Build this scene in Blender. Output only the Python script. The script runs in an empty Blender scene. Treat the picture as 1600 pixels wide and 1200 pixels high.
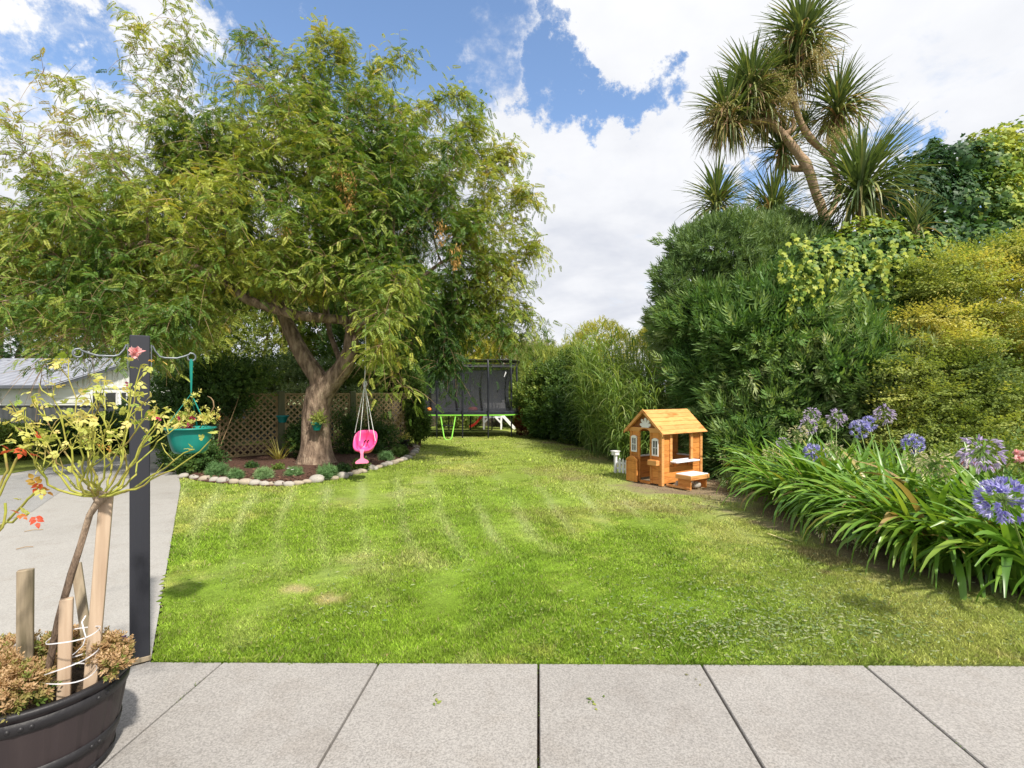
import bpy, math, random
import numpy as np
from mathutils import Vector, Matrix
PI = math.pi
rng = np.random.default_rng(7)
random.seed(7)
scene = bpy.context.scene
COL = scene.collection
H, F, HY = 1.6, 800.0, 612.0          # eye height, focal length in photo pixels, horizon row

def at(px, py, Y):                     # a point seen at photo pixel (px, py), at distance Y
    return Vector(((px - 800) / F * Y, Y, H - (py - HY) / F * Y))
def gp(px, py, z=0.0):                 # the ground point under a photo pixel
    Y = (H - z) * F / (py - HY)
    return Vector(((px - 800) / F * Y, Y, z))

# ------------------------------------------------------------------ objects
def tag(o, label=None, cat=None, group=None, kind=None):
    if label: o['label'] = label
    if cat: o['category'] = cat
    if group: o['group'] = group
    if kind: o['kind'] = kind
    return o
def thing(name, label, cat, loc=(0, 0, 0), rz=0, group=None):
    o = bpy.data.objects.new(name, None); COL.objects.link(o)
    o.location = loc; o.rotation_euler = (0, 0, rz); o.empty_display_size = .1
    return tag(o, label, cat, group)
def link(name, me, parent=None, world=True):
    o = bpy.data.objects.new(name, me); COL.objects.link(o)
    if parent is not None:
        o.parent = parent
        if world:                      # geometry given in world space
            M = Matrix.LocRotScale(parent_loc(parent), parent_rot(parent), None)
            o.matrix_parent_inverse = M.inverted()
    return o
def parent_loc(p):
    return p.location if p.parent is None else Vector(p.get('_wl', (0, 0, 0)))
def parent_rot(p):
    return p.rotation_euler.to_quaternion()

class MB:
    """collects shapes; build() links them as one mesh object"""
    def __init__(s): s.v = []; s.f = []; s.sm = []; s.mi = []; s.cur = 0
    def add(s, vs, fs, smooth=False):
        b = len(s.v); s.v += [tuple(p) for p in vs]
        for f in fs:
            s.f.append(tuple(b + i for i in f)); s.sm.append(smooth); s.mi.append(s.cur)
        return s
    def box(s, c, d, R=None, bev=0.0):
        x, y, z = d[0] / 2, d[1] / 2, d[2] / 2
        if bev <= 0:
            P = [Vector((i * x, j * y, k * z)) for i in (-1, 1) for j in (-1, 1) for k in (-1, 1)]
            Fs = [(0, 1, 3, 2), (4, 6, 7, 5), (0, 4, 5, 1), (2, 3, 7, 6), (0, 2, 6, 4), (1, 5, 7, 3)]
        else:                          # box with chamfered edges
            b = min(bev, x * .9, y * .9, z * .9); P = []; idx = {}
            for i in (-1, 1):
                for j in (-1, 1):
                    for k in (-1, 1):
                        for a, q in (('x', (x, y - b, z - b)), ('y', (x - b, y, z - b)), ('z', (x - b, y - b, z))):
                            idx[(i, j, k, a)] = len(P); P.append(Vector((i * q[0], j * q[1], k * q[2])))
            Fs = []
            g = lambda i, j, k, a: idx[(i, j, k, a)]
            for i in (-1, 1):
                q = [g(i, -1, -1, 'x'), g(i, 1, -1, 'x'), g(i, 1, 1, 'x'), g(i, -1, 1, 'x')]; Fs.append(q if i > 0 else q[::-1])
                q = [g(-1, i, -1, 'y'), g(-1, i, 1, 'y'), g(1, i, 1, 'y'), g(1, i, -1, 'y')]; Fs.append(q if i > 0 else q[::-1])
                q = [g(-1, -1, i, 'z'), g(1, -1, i, 'z'), g(1, 1, i, 'z'), g(-1, 1, i, 'z')]; Fs.append(q if i > 0 else q[::-1])
            for i in (-1, 1):
                for j in (-1, 1):
                    Fs.append([g(i, j, -1, 'x'), g(i, j, 1, 'x'), g(i, j, 1, 'y'), g(i, j, -1, 'y')])
                    Fs.append([g(i, -1, j, 'x'), g(i, 1, j, 'x'), g(i, 1, j, 'z'), g(i, -1, j, 'z')])
                    Fs.append([g(-1, i, j, 'y'), g(1, i, j, 'y'), g(1, i, j, 'z'), g(-1, i, j, 'z')])
                    for k in (-1, 1): Fs.append([g(i, j, k, 'x'), g(i, j, k, 'y'), g(i, j, k, 'z')])
        if R is not None: P = [R @ p for p in P]
        c = Vector(c)
        return s.add([c + p for p in P], Fs)
    def bar(s, a, b, w, h, bev=0.0, up=(0, 0, 1)):
        a = Vector(a); b = Vector(b); d = (b - a); L = d.length; x = d.normalized()
        u = Vector(up)
        if abs(x.dot(u)) > .98: u = Vector((0, 1, 0))
        y = u.cross(x).normalized(); z = x.cross(y)
        R = Matrix((x, y, z)).transposed()
        return s.box((a + b) / 2, (L, w, h), R, bev)
    def tube(s, pts, rad, n=8, cap=True, smooth=True):
        pts = [Vector(p) for p in pts]; N = len(pts)
        if not hasattr(rad, '__len__'): rad = [rad] * N
        t = (pts[1] - pts[0]).normalized()
        u = t.orthogonal().normalized(); V = []
        for i in range(N):
            t2 = (pts[min(i + 1, N - 1)] - pts[max(i - 1, 0)])
            t2 = t2.normalized() if t2.length > 1e-9 else t
            u = (u - t2 * u.dot(t2)); u = u.normalized() if u.length > 1e-6 else t2.orthogonal().normalized()
            w = t2.cross(u)
            for k in range(n):
                a = 2 * PI * k / n
                V.append(pts[i] + (u * math.cos(a) + w * math.sin(a)) * rad[i])
            t = t2
        Fs = [(i * n + k, i * n + (k + 1) % n, (i + 1) * n + (k + 1) % n, (i + 1) * n + k) for i in range(N - 1) for k in range(n)]
        s.add(V, Fs, smooth)
        if cap:
            s.add(V[:n][::-1], [tuple(range(n))]); s.add(V[-n:], [tuple(range(n))])
        return s
    def lathe(s, prof, c=(0, 0, 0), n=32, smooth=True, a0=0):
        c = Vector(c); V = []
        for r, z in prof:
            for k in range(n):
                a = a0 + 2 * PI * k / n; V.append(c + Vector((r * math.cos(a), r * math.sin(a), z)))
        Fs = [(i * n + k, i * n + (k + 1) % n, (i + 1) * n + (k + 1) % n, (i + 1) * n + k) for i in range(len(prof) - 1) for k in range(n)]
        return s.add(V, Fs, smooth)
    def prism(s, poly, d):             # polygon (3D points) extruded by vector d
        n = len(poly); P = [Vector(p) for p in poly]; Q = [p + Vector(d) for p in P]
        Fs = [tuple(range(n)), tuple(range(2 * n - 1, n - 1, -1))] + [(i, i + n, (i + 1) % n + n, (i + 1) % n) for i in range(n)]
        return s.add(P + Q, Fs)
    def xform(s, M):
        s.v = [tuple(M @ Vector(p)) for p in s.v]; return s
    def build(s, name, mats, parent=None, world=True):
        me = bpy.data.meshes.new(name); me.from_pydata(s.v, [], s.f)
        if not isinstance(mats, (list, tuple)): mats = [mats]
        for m in mats: me.materials.append(m)
        me.polygons.foreach_set('use_smooth', s.sm); me.polygons.foreach_set('material_index', s.mi)
        me.update()
        return link(name, me, parent, world)

# ------------------------------------------------------------------ numpy mesh
def np_mesh(name, V, loops, sizes, mat, tint=None, smooth=True, color=None):
    me = bpy.data.meshes.new(name)
    V = np.ascontiguousarray(V, dtype=np.float32).reshape(-1, 3)
    loops = np.asarray(loops, dtype=np.int32); sizes = np.asarray(sizes, dtype=np.int32)
    me.vertices.add(len(V)); me.vertices.foreach_set('co', V.ravel())
    me.loops.add(len(loops)); me.loops.foreach_set('vertex_index', loops)
    me.polygons.add(len(sizes))
    st = np.zeros(len(sizes), dtype=np.int32); st[1:] = np.cumsum(sizes)[:-1]
    me.polygons.foreach_set('loop_start', st)
    try: me.polygons.foreach_set('loop_total', sizes)
    except Exception: pass
    me.polygons.foreach_set('use_smooth', np.full(len(sizes), smooth, dtype=bool))
    me.update(calc_edges=True)
    if tint is not None:
        a = me.attributes.new('tint', 'FLOAT', 'POINT'); a.data.foreach_set('value', np.asarray(tint, dtype=np.float32).ravel())
    if color is not None:
        a = me.attributes.new('patch', 'FLOAT_COLOR', 'POINT')
        c = np.ones((len(V), 4), dtype=np.float32); c[:, :3] = color; a.data.foreach_set('color', c.ravel())
    me.materials.append(mat)
    return me
class NB:
    """numpy geometry collector"""
    def __init__(s): s.V = []; s.L = []; s.S = []; s.T = []; s.n = 0
    def add(s, V, L, S, T):
        V = V.reshape(-1, 3); s.V.append(V); s.L.append(L + s.n); s.S.append(S); s.T.append(T.ravel()); s.n += len(V)
    def scatter(s, tpl, P, R, sc, tint):
        tv, tf = tpl; N = len(P); k = len(tv)
        sc = np.asarray(sc)
        if sc.ndim == 1: sc = sc[:, None]
        X = np.einsum('nij,nkj->nki', R, tv[None] * sc[:, None, :]) + P[:, None, :]
        L = np.concatenate([np.array(f) for f in tf]); S = np.array([len(f) for f in tf])
        LL = (L[None] + (np.arange(N) * k)[:, None]).ravel(); SS = np.tile(S, N)
        T = np.repeat(tint[:, None], k, 1)
        s.add(X, LL, SS, T)
    def ribbons(s, P0, az, el0, curv, L, W, seg=6, tint=None, fold=.25, taper=.85, twist=0.0, wmin=.08, base=.5):
        N = len(P0); t = np.linspace(0, 1, seg + 1)
        el = el0[:, None] - curv[:, None] * t[None] ** 1.1
        el = np.maximum(el, -1.45)
        dl = (L / seg)[:, None]
        dx = np.cos(el) * dl; dz = np.sin(el) * dl
        r = np.concatenate([np.zeros((N, 1)), np.cumsum(dx[:, :-1], 1)], 1)
        z = np.concatenate([np.zeros((N, 1)), np.cumsum(dz[:, :-1], 1)], 1)
        ca, sa = np.cos(az)[:, None], np.sin(az)[:, None]
        C = np.stack([P0[:, 0:1] + r * ca, P0[:, 1:2] + r * sa, P0[:, 2:3] + z], -1)
        tw = (np.asarray(twist) * np.ones(N))[:, None] * t[None]
        side = np.stack([-sa * np.ones_like(r), ca * np.ones_like(r), np.zeros_like(r)], -1)
        nrm = np.stack([-np.sin(el) * ca, -np.sin(el) * sa, np.cos(el)], -1)
        sd = side * np.cos(tw)[..., None] + nrm * np.sin(tw)[..., None]
        w = np.minimum(base + 2.2 * t, 1) * np.clip((1 - t) / (1 - taper + 1e-6), wmin, 1) ** .8 if taper < 1 else np.maximum(1 - t, wmin)
        w = w[None] * (W / 2)[:, None]
        A = C + sd * w[..., None]; B = C - sd * w[..., None]; M = C - nrm * (w * fold)[..., None]
        V = np.stack([A, M, B], 2)     # N, seg+1, 3, 3
        f = []
        for i in range(seg):
            a = i * 3; f += [a, a + 1, a + 4, a + 3, a + 1, a + 2, a + 5, a + 4]
        f = np.array(f); k = (seg + 1) * 3
        LL = (f[None] + (np.arange(N) * k)[:, None]).ravel(); SS = np.full(N * seg * 2, 4)
        if tint is None: tint = np.full(N, .5)
        T = np.repeat(tint[:, None], k, 1)
        s.add(V, LL, SS, T)
        return C
    def sticks(s, A, B, ra, rb, tint=None, n=3):   # many thin tapered sticks
        d = B - A; d /= np.linalg.norm(d, axis=1, keepdims=True) + 1e-9
        h = np.where(np.abs(d[:, 2:3]) > .9, np.array([[1., 0, 0]]), np.array([[0, 0, 1.]]))
        u = np.cross(d, h); u /= np.linalg.norm(u, axis=1, keepdims=True) + 1e-9; w = np.cross(d, u)
        N = len(A); V = np.zeros((N, 2 * n, 3))
        ra = np.ones(N) * ra; rb = np.ones(N) * rb
        for k in range(n):
            a = 2 * PI * k / n; o = u * math.cos(a) + w * math.sin(a)
            V[:, k] = A + o * ra[:, None]; V[:, n + k] = B + o * rb[:, None]
        f = np.array([[k, (k + 1) % n, n + (k + 1) % n, n + k] for k in range(n)]).ravel()
        LL = (f[None] + (np.arange(N) * 2 * n)[:, None]).ravel()
        if tint is None: tint = np.full(N, .5)
        s.add(V, LL, np.full(N * n, 4), np.repeat(tint[:, None], 2 * n, 1))
    def build(s, name, mat, parent=None, smooth=True):
        me = np_mesh(name, np.concatenate(s.V), np.concatenate(s.L), np.concatenate(s.S), mat, np.concatenate(s.T), smooth)
        return link(name, me, parent)

def sn(P, scale, seed=0, oct=6):       # cheap smooth noise, about -1..1
    r = np.random.default_rng(seed); P = np.asarray(P); o = np.zeros(P.shape[:-1])
    for i in range(oct):
        d = r.normal(size=P.shape[-1]); d /= np.linalg.norm(d); f = scale * r.uniform(.6, 1.9)
        o += np.sin(P @ d * f + r.uniform(0, 6.28) + 1.3 * np.sin(P @ r.permutation(d) * f * .7 + r.uniform(0, 6)))
    return o / (oct * .5) ** .5 * .6
def unit(v): return v / (np.linalg.norm(v, axis=-1, keepdims=True) + 1e-9)
def frames(X, up=None, roll=None):     # x axis = X, z axis near up
    X = unit(X); N = len(X)
    up = np.tile(np.array([[0, 0, 1.]]), (N, 1)) if up is None else up
    Yv = np.cross(up, X); bad = np.linalg.norm(Yv, axis=1) < 1e-3; Yv[bad] = np.array([0, 1, 0])
    Yv = unit(Yv); Z = np.cross(X, Yv)
    if roll is not None:
        c, s = np.cos(roll)[:, None], np.sin(roll)[:, None]; Yv, Z = Yv * c + Z * s, Z * c - Yv * s
    return np.stack([X, Yv, Z], -1)

# ------------------------------------------------------------------ leaf templates (x = along the stem)
def one_leaf(L, W, bend=.2, seg=2, fold=.0):
    if seg == 1:
        v = [(0, 0, 0), (.45 * L, W / 2, -bend * L * .2), (L, 0, -bend * L), (.45 * L, -W / 2, -bend * L * .2)]
        return np.array(v), [(0, 1, 2, 3)]
    v = [(0, 0, 0), (.3 * L, W / 2, -bend * L * .08 + fold * W), (.3 * L, -W / 2, -bend * L * .08 + fold * W),
         (.68 * L, W * .36, -bend * L * .45 + fold * W), (.68 * L, -W * .36, -bend * L * .45 + fold * W), (L, 0, -bend * L)]
    return np.array(v), [(0, 2, 1), (1, 2, 4, 3), (3, 4, 5)]
def join(parts):
    V = []; Fs = []; n = 0
    for v, f in parts:
        V.append(v); Fs += [tuple(i + n for i in q) for q in f]; n += len(v)
    return np.concatenate(V), Fs
def rot(v, ax, a):
    M = np.array(Matrix.Rotation(a, 3, ax)); return v @ M.T
def tpl_frond(pairs=8, ll=.2, lw=.075, droop=.35):
    P = []
    for i in range(pairs):
        t = (i + .8) / (pairs + .3); s = math.sin(PI * min(1, .25 + t * .75)) * .5 + .6
        for sg in (-1, 1):
            v, f = one_leaf(ll * s, lw, .25, 1)
            v = rot(v, 'X', random.uniform(-.5, .5)); v = rot(v, 'Z', sg * (1.15 - .35 * t))
            v = v + np.array([t, 0, -droop * t * t]); P.append((v, f))
    return join(P)
def tpl_sprig(n=10, L=.1, W=.035, stem=.22, bend=.5, seg=2, spread=1.0, phyl=2.4, up=.15):
    P = []                             # leaves spiralling round a stem along +x
    for i in range(n):
        t = i / max(1, n - 1); s = (1.0 - .45 * t)
        v, f = one_leaf(L * s, W * s, bend, seg)
        v = rot(v, 'Y', -(up + .35 * t)); v = rot(v, 'X', random.uniform(-.3, .3))
        v = rot(v, 'Z', 0)
        # tilt away from stem, then spin round it
        a = spread * (1 - .55 * t)
        v = rot(v, 'Y', -a); v = rot(v, 'X', phyl * i + random.uniform(-.3, .3))
        v = v + np.array([stem * t, 0, 0]); P.append((v, f))
    return join(P)
def tpl_flat(n=14, L=.05, W=.03, stem=.22):       # fine flat spray, leaves two ranked and level
    P = []
    for i in range(n):
        t = i / (n - 1); sg = 1 if i % 2 else -1
        v, f = one_leaf(L * (1 - .4 * t), W, .15, 1)
        v = rot(v, 'X', random.uniform(-.6, .6)); v = rot(v, 'Y', random.uniform(-.3, .4)); v = rot(v, 'Z', sg * random.uniform(.4, 1.3))
        v = v + np.array([stem * t, sg * stem * .12 * math.sin(i * 2.1), random.uniform(-.02, .02)]); P.append((v, f))
    return join(P)
def tpl_lobed(L=.09, W=.09):                       # ivy leaf with five points
    pts = [(0, 0), (.15, .45), (.5, .5), (.55, .2), (1, 0), (.55, -.2), (.5, -.5), (.15, -.45)]
    v = np.array([(x * L, y * W, -.25 * L * abs(y) - .15 * L * x * x) for x, y in pts])
    return v, [(0, 7, 6, 5), (0, 5, 4, 3), (0, 3, 2, 1)]

# ------------------------------------------------------------------ materials
def new_mat(name):
    m = bpy.data.materials.new(name); m.use_nodes = True; nt = m.node_tree
    return m, nt, nt.nodes['Principled BSDF'], nt.nodes['Material Output']
def N(nt, t, **k):
    n = nt.nodes.new(t)
    for a, b in k.items():
        if a == 'inp':
            for i, v in b.items(): n.inputs[i].default_value = v
        else: setattr(n, a, b)
    return n
def ramp(nt, fac, stops):
    r = N(nt, 'ShaderNodeValToRGB'); e = r.color_ramp.elements
    while len(e) < len(stops): e.new(.5)
    for i, (p, c) in enumerate(stops):
        e[i].position = p; e[i].color = (*c, 1)
    nt.links.new(fac, r.inputs[0]); return r.outputs[0]
def noise(nt, scale, detail=4, rough=.55, vec=None, stretch=None, coord='Object', dist=0):
    tc = N(nt, 'ShaderNodeTexCoord'); v = tc.outputs[coord]
    if stretch:
        mp = N(nt, 'ShaderNodeMapping', inp={3: stretch}); nt.links.new(v, mp.inputs[0]); v = mp.outputs[0]
    n = N(nt, 'ShaderNodeTexNoise', inp={'Scale': scale, 'Detail': detail, 'Roughness': rough, 'Distortion': dist})
    nt.links.new(v, n.inputs['Vector']); return n.outputs[0]
def bump(nt, h, strength, dist, bs):
    b = N(nt, 'ShaderNodeBump', inp={'Strength': strength, 'Distance': dist}); nt.links.new(h, b.inputs['Height'])
    nt.links.new(b.outputs[0], bs.inputs['Normal'])
def foliage_mat(name, stops, trans=.35, rough=.5, tcol=1.25, spec=.3, petal=False):
    m, nt, bs, out = new_mat(name)
    a = N(nt, 'ShaderNodeAttribute', attribute_name='tint'); c = ramp(nt, a.outputs['Fac'], stops)
    nt.links.new(c, bs.inputs['Base Color']); bs.inputs['Roughness'].default_value = rough
    bs.inputs['Specular IOR Level'].default_value = spec
    if trans > 0:
        tr = N(nt, 'ShaderNodeBsdfTranslucent')
        mx = N(nt, 'ShaderNodeVectorMath', operation='MULTIPLY'); mx.inputs[1].default_value = (1, 1, 1) if petal else (tcol * 1.15, tcol * 1.1, tcol * .5)
        nt.links.new(c, mx.inputs[0]); nt.links.new(mx.outputs[0], tr.inputs['Color'])
        ms = N(nt, 'ShaderNodeMixShader', inp={0: trans})
        nt.links.new(bs.outputs[0], ms.inputs[1]); nt.links.new(tr.outputs[0], ms.inputs[2]); nt.links.new(ms.outputs[0], out.inputs[0])
    return m
def island(nt, cc, k):                 # each board or slab its own slightly different tone
    g = N(nt, 'ShaderNodeNewGeometry'); mr = N(nt, 'ShaderNodeMapRange', inp={3: 1 - k, 4: 1 + k}); nt.links.new(g.outputs['Random Per Island'], mr.inputs[0])
    v = N(nt, 'ShaderNodeVectorMath', operation='SCALE'); nt.links.new(cc, v.inputs[0]); nt.links.new(mr.outputs[0], v.inputs['Scale']); return v.outputs[0]
def surf(name, c1, c2=None, scale=6, rough=.6, bmp=0, bscale=None, stretch=None, metal=0, detail=5, spec=.4, c3=None, dist=.01, lo=.35, hi=.65, isl=0):
    m, nt, bs, out = new_mat(name)
    bs.inputs['Roughness'].default_value = rough; bs.inputs['Metallic'].default_value = metal; bs.inputs['Specular IOR Level'].default_value = spec
    if c2 is None: c2 = tuple(x * .8 for x in c1)
    n = noise(nt, scale, detail, stretch=stretch)
    st = [(lo, c1), (hi, c2)] if c3 is None else [(lo - .05, c1), ((lo + hi) / 2, c2), (hi + .05, c3)]
    cc = ramp(nt, n, st)
    if isl: cc = island(nt, cc, isl)
    nt.links.new(cc, bs.inputs['Base Color'])
    if bmp: bump(nt, noise(nt, bscale or scale * 3, 6, stretch=stretch), bmp, dist, bs)
    return m
M = {}
M['bark'] = surf('bark', (.11, .075, .052), (.24, .17, .12), 11, .9, 1, 22, (1, 1, .28), c3=(.38, .29, .21), dist=.06, lo=.40, hi=.62)
M['twig'] = surf('twig', (.20, .13, .07), (.36, .25, .13), 3, .8)
M['palebark'] = surf('palebark', (.30, .20, .12), (.42, .30, .20), 8, .9, .8, 20, (1, 1, 3), dist=.02)
M['locust'] = foliage_mat('locust', [(0, (.035, .085, .02)), (.35, (.11, .20, .035)), (.65, (.29, .35, .065)), (.9, (.47, .48, .09)), (1, (.50, .30, .07))], .33)
M['budd'] = foliage_mat('budd', [(0, (.06, .14, .04)), (.4, (.12, .23, .06)), (.75, (.27, .37, .14)), (1, (.52, .56, .33))], .3, .5)
M['willow'] = foliage_mat('willow', [(0, (.08, .15, .05)), (.5, (.18, .27, .10)), (1, (.38, .45, .24))], .25, .6)
M['ivy'] = foliage_mat('ivy', [(0, (.02, .06, .024)), (.4, (.045, .11, .035)), (.68, (.13, .23, .035)), (1, (.42, .46, .06))], .25, .5, spec=.25)
M['ochre'] = foliage_mat('ochre', [(0, (.06, .11, .03)), (.35, (.16, .23, .055)), (.75, (.36, .42, .11)), (1, (.58, .54, .16))], .35, .6)
M['gold'] = foliage_mat('gold', [(0, (.18, .20, .04)), (.5, (.36, .37, .06)), (1, (.55, .52, .10))], .35, .6)
M['dark'] = foliage_mat('dark', [(0, (.025, .06, .02)), (.5, (.06, .125, .03)), (.85, (.13, .21, .04)), (1, (.28, .34, .07))], .3, .5)
M['mid'] = foliage_mat('mid', [(0, (.06, .12, .025)), (.5, (.15, .23, .045)), (1, (.34, .38, .09))], .35, .55)
M['dry'] = foliage_mat('dry', [(0, (.14, .14, .07)), (.5, (.30, .28, .13)), (1, (.46, .40, .20))], .25, .7)
M['reed'] = foliage_mat('reed', [(0, (.09, .18, .045)), (.5, (.20, .31, .07)), (.85, (.36, .43, .16)), (1, (.52, .52, .30))], .3, .5)
M['agap'] = foliage_mat('agap', [(0, (.06, .15, .02)), (.5, (.14, .28, .035)), (.85, (.28, .40, .06)), (.95, (.48, .46, .09)), (1, (.36, .26, .11))], .3, .36, spec=.5)
M['cord'] = foliage_mat('cord', [(0, (.06, .10, .04)), (.5, (.13, .19, .065)), (.8, (.27, .29, .10)), (.93, (.42, .33, .13)), (1, (.27, .17, .10))], .22, .42, spec=.45)
M['panicle'] = foliage_mat('panicle', [(0, (.30, .22, .10)), (.5, (.46, .38, .19)), (1, (.58, .50, .28))], .2, .8)
M['laven'] = foliage_mat('laven', [(0, (.07, .16, .055)), (.5, (.16, .29, .11)), (1, (.30, .42, .20))], .25, .7)
M['flax'] = foliage_mat('flax', [(0, (.20, .26, .05)), (.5, (.45, .43, .10)), (1, (.62, .55, .20))], .3, .5)
M['rosel'] = foliage_mat('rosel', [(0, (.26, .36, .06)), (.3, (.50, .52, .14)), (.7, (.72, .63, .26)), (.9, (.70, .42, .09)), (1, (.45, .17, .06))], .4, .5)
M['roser'] = foliage_mat('roser', [(0, (.30, .40, .12)), (.5, (.50, .45, .10)), (.6, (.45, .06, .03)), (1, (.55, .10, .04))], .35, .5)
M['cane'] = surf('cane', (.26, .30, .04), (.36, .36, .06), 12, .6, c3=(.20, .12, .05))
M['pansy'] = foliage_mat('pansy', [(0, (.10, .17, .03)), (.4, (.24, .27, .07)), (.65, (.38, .24, .12)), (1, (.56, .40, .24))], .3, .7)
M['redbush'] = foliage_mat('redbush', [(0, (.16, .05, .03)), (.5, (.34, .11, .06)), (1, (.46, .20, .10))], .3, .6)
M['pinkf'] = foliage_mat('pinkf', [(0, (.78, .30, .32)), (.5, (.85, .48, .48)), (1, (.90, .66, .64))], .3, .6, petal=True)
M['magenta'] = foliage_mat('magenta', [(0, (.35, .03, .09)), (1, (.75, .12, .25))], .3, .6, petal=True)
M['violet'] = foliage_mat('violet', [(0, (.22, .20, .52)), (.5, (.42, .41, .78)), (1, (.70, .68, .90))], .3, .5, petal=True)
M['lilac'] = foliage_mat('lilac', [(0, (.40, .30, .55)), (.5, (.60, .52, .72)), (1, (.72, .68, .62))], .3, .6, petal=True)
M['seed'] = foliage_mat('seed', [(0, (.35, .38, .16)), (.5, (.58, .56, .30)), (1, (.78, .70, .50))], .3, .7, petal=True)
M['white_fl'] = foliage_mat('white_fl', [(0, (.75, .75, .68)), (1, (.85, .85, .8))], .2, .6, petal=True)
M['stalk'] = surf('stalk', (.12, .22, .05), (.20, .28, .07), 10, .5)
M['post'] = surf('post', (.017, .018, .024), (.026, .028, .037), 3, .55, .35, 30, (1, 1, .05), dist=.004)
M['iron'] = surf('iron', (.14, .16, .18), (.22, .24, .26), 20, .45, metal=.6)
M['teal'] = surf('teal', (.005, .19, .155), (.01, .24, .195), 6, .42)
M['tealdark'] = surf('tealdark', (.0, .16, .17), (.01, .20, .20), 6, .4)
M['barrel'] = surf('barrel', (.024, .018, .020), (.042, .031, .032), 4, .55, .5, 25, (1, 1, .12), dist=.004, isl=0.15)
M['hoop'] = surf('hoop', (.012, .0115, .014), (.02, .019, .022), 8, .5, .3, 30)
M['soil'] = surf('soil', (.035, .022, .014), (.09, .06, .035), 30, .95, 1, 60, c3=(.02, .013, .01), dist=.02)
M['mulch'] = surf('mulch', (.045, .02, .014), (.12, .06, .04), 22, .95, 1, 50, c3=(.03, .014, .01), dist=.03)
M['stake'] = surf('stake', (.34, .24, .165), (.47, .36, .26), 3, .8, .4, 20, (6, 6, .35), c3=(.24, .17, .11), dist=.004, isl=0.1)
M['stakeold'] = surf('stakeold', (.20, .15, .10), (.33, .27, .19), 3, .85, .5, 20, (6, 6, .5), c3=(.12, .10, .06), dist=.004)
M['tie'] = surf('tie', (.62, .62, .66), (.72, .72, .75), 5, .5)
M['cedar'] = surf('cedar', (.52, .205, .045), (.62, .26, .065), 4, .5, .2, 25, (1, 1, 6), c3=(.38, .125, .026), dist=.003, isl=0.16)
M['cedar_top'] = surf('cedar_top', (.58, .265, .08), (.67, .34, .12), 3, .5, .2, 25, (1, 1, 6), c3=(.42, .155, .036), dist=.003, isl=0.12)
M['white'] = surf('white', (.76, .76, .78), (.82, .82, .83), 5, .5)
M['whitewash'] = surf('whitewash', (.62, .66, .74), (.78, .80, .84), 7, .6)
M['pink'] = surf('pink', (.88, .085, .30), (.92, .11, .34), 3, .35)
M['pinkpale'] = surf('pinkpale', (.90, .22, .42), (.92, .27, .46), 3, .4)
M['rope'] = surf('rope', (.55, .56, .56), (.68, .68, .66), 60, .8)
M['black'] = surf('black', (.012, .013, .016), (.022, .023, .027), 6, .5)
M['pad'] = surf('pad', (.015, .017, .024), (.03, .033, .045), 9, .32)
M['lime'] = surf('lime', (.22, .62, .05), (.26, .66, .08), 5, .5)
M['limeteal'] = surf('limeteal', (.10, .55, .22), (.12, .6, .25), 5, .5)
M['red'] = surf('red', (.70, .05, .03), (.78, .07, .05), 5, .4)
M['orange'] = surf('orange', (.80, .25, .04), (.85, .3, .06), 5, .5)
M['trellis'] = surf('trellis', (.38, .27, .135), (.49, .37, .20), 5, .85, c3=(.28, .20, .10), isl=0.15)
M['fpost'] = surf('fpost', (.12, .13, .075), (.19, .19, .11), 5, .85, .4, 20, (1, 1, .2))
M['fence_dark'] = surf('fence_dark', (.05, .055, .06), (.075, .08, .088), 3, .6)
M['fence_brown'] = surf('fence_brown', (.045, .035, .028), (.08, .06, .045), 4, .8, isl=0.25)
M['board'] = surf('board', (.76, .77, .74), (.80, .81, .78), 2, .6)
M['roofm'] = surf('roofm', (.25, .265, .31), (.31, .33, .38), 2, .55)
M['gutter'] = surf('gutter', (.09, .10, .12), (.12, .13, .15), 4, .5)
M['glass'] = surf('glass', (.02, .022, .025), (.04, .042, .045), 2, .08, spec=.8)
M['rock'] = surf('rock', (.30, .27, .23), (.50, .47, .42), 9, .85, .5, 40, c3=(.20, .18, .16), dist=.01)
M['river'] = surf('river', (.30, .28, .25), (.42, .39, .35), 7, .8, .3, 30, c3=(.22, .20, .18), dist=.005)
M['river2'] = surf('river2', (.31, .26, .20), (.42, .36, .28), 7, .8, .3, 30, c3=(.24, .20, .16), dist=.005)
M['drystalk'] = surf('drystalk', (.60, .52, .22), (.70, .62, .32), 8, .8)
M['bird'] = surf('bird', (.03, .03, .035), (.06, .06, .06), 8, .8)

def concrete(name, c1, c2, c3, speck=.5, big=.7):
    m, nt, bs, out = new_mat(name)
    n1 = noise(nt, big, 6, .6); n2 = noise(nt, 95, 5, .85); n3 = noise(nt, 4, 5, .65, dist=.6)
    a = ramp(nt, n1, [(.3, c1), (.5, c2), (.72, c3)])
    d = ramp(nt, n2, [(.38, (.42, .42, .42)), (.5, (.95, .95, .95)), (.60, (1.35, 1.35, 1.34))])
    e = ramp(nt, n3, [(.32, (.90, .88, .86)), (.5, (1, 1, 1))])
    x = N(nt, 'ShaderNodeMix', data_type='RGBA', blend_type='MULTIPLY', inp={0: speck}); nt.links.new(a, x.inputs[6]); nt.links.new(d, x.inputs[7])
    y = N(nt, 'ShaderNodeMix', data_type='RGBA', blend_type='MULTIPLY', inp={0: .8}); nt.links.new(x.outputs[2], y.inputs[6]); nt.links.new(e, y.inputs[7])
    nt.links.new(island(nt, y.outputs[2], .045), bs.inputs['Base Color']); bs.inputs['Roughness'].default_value = .9; bs.inputs['Specular IOR Level'].default_value = .2
    bump(nt, noise(nt, 120, 3), .25, .004, bs)
    return m
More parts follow.
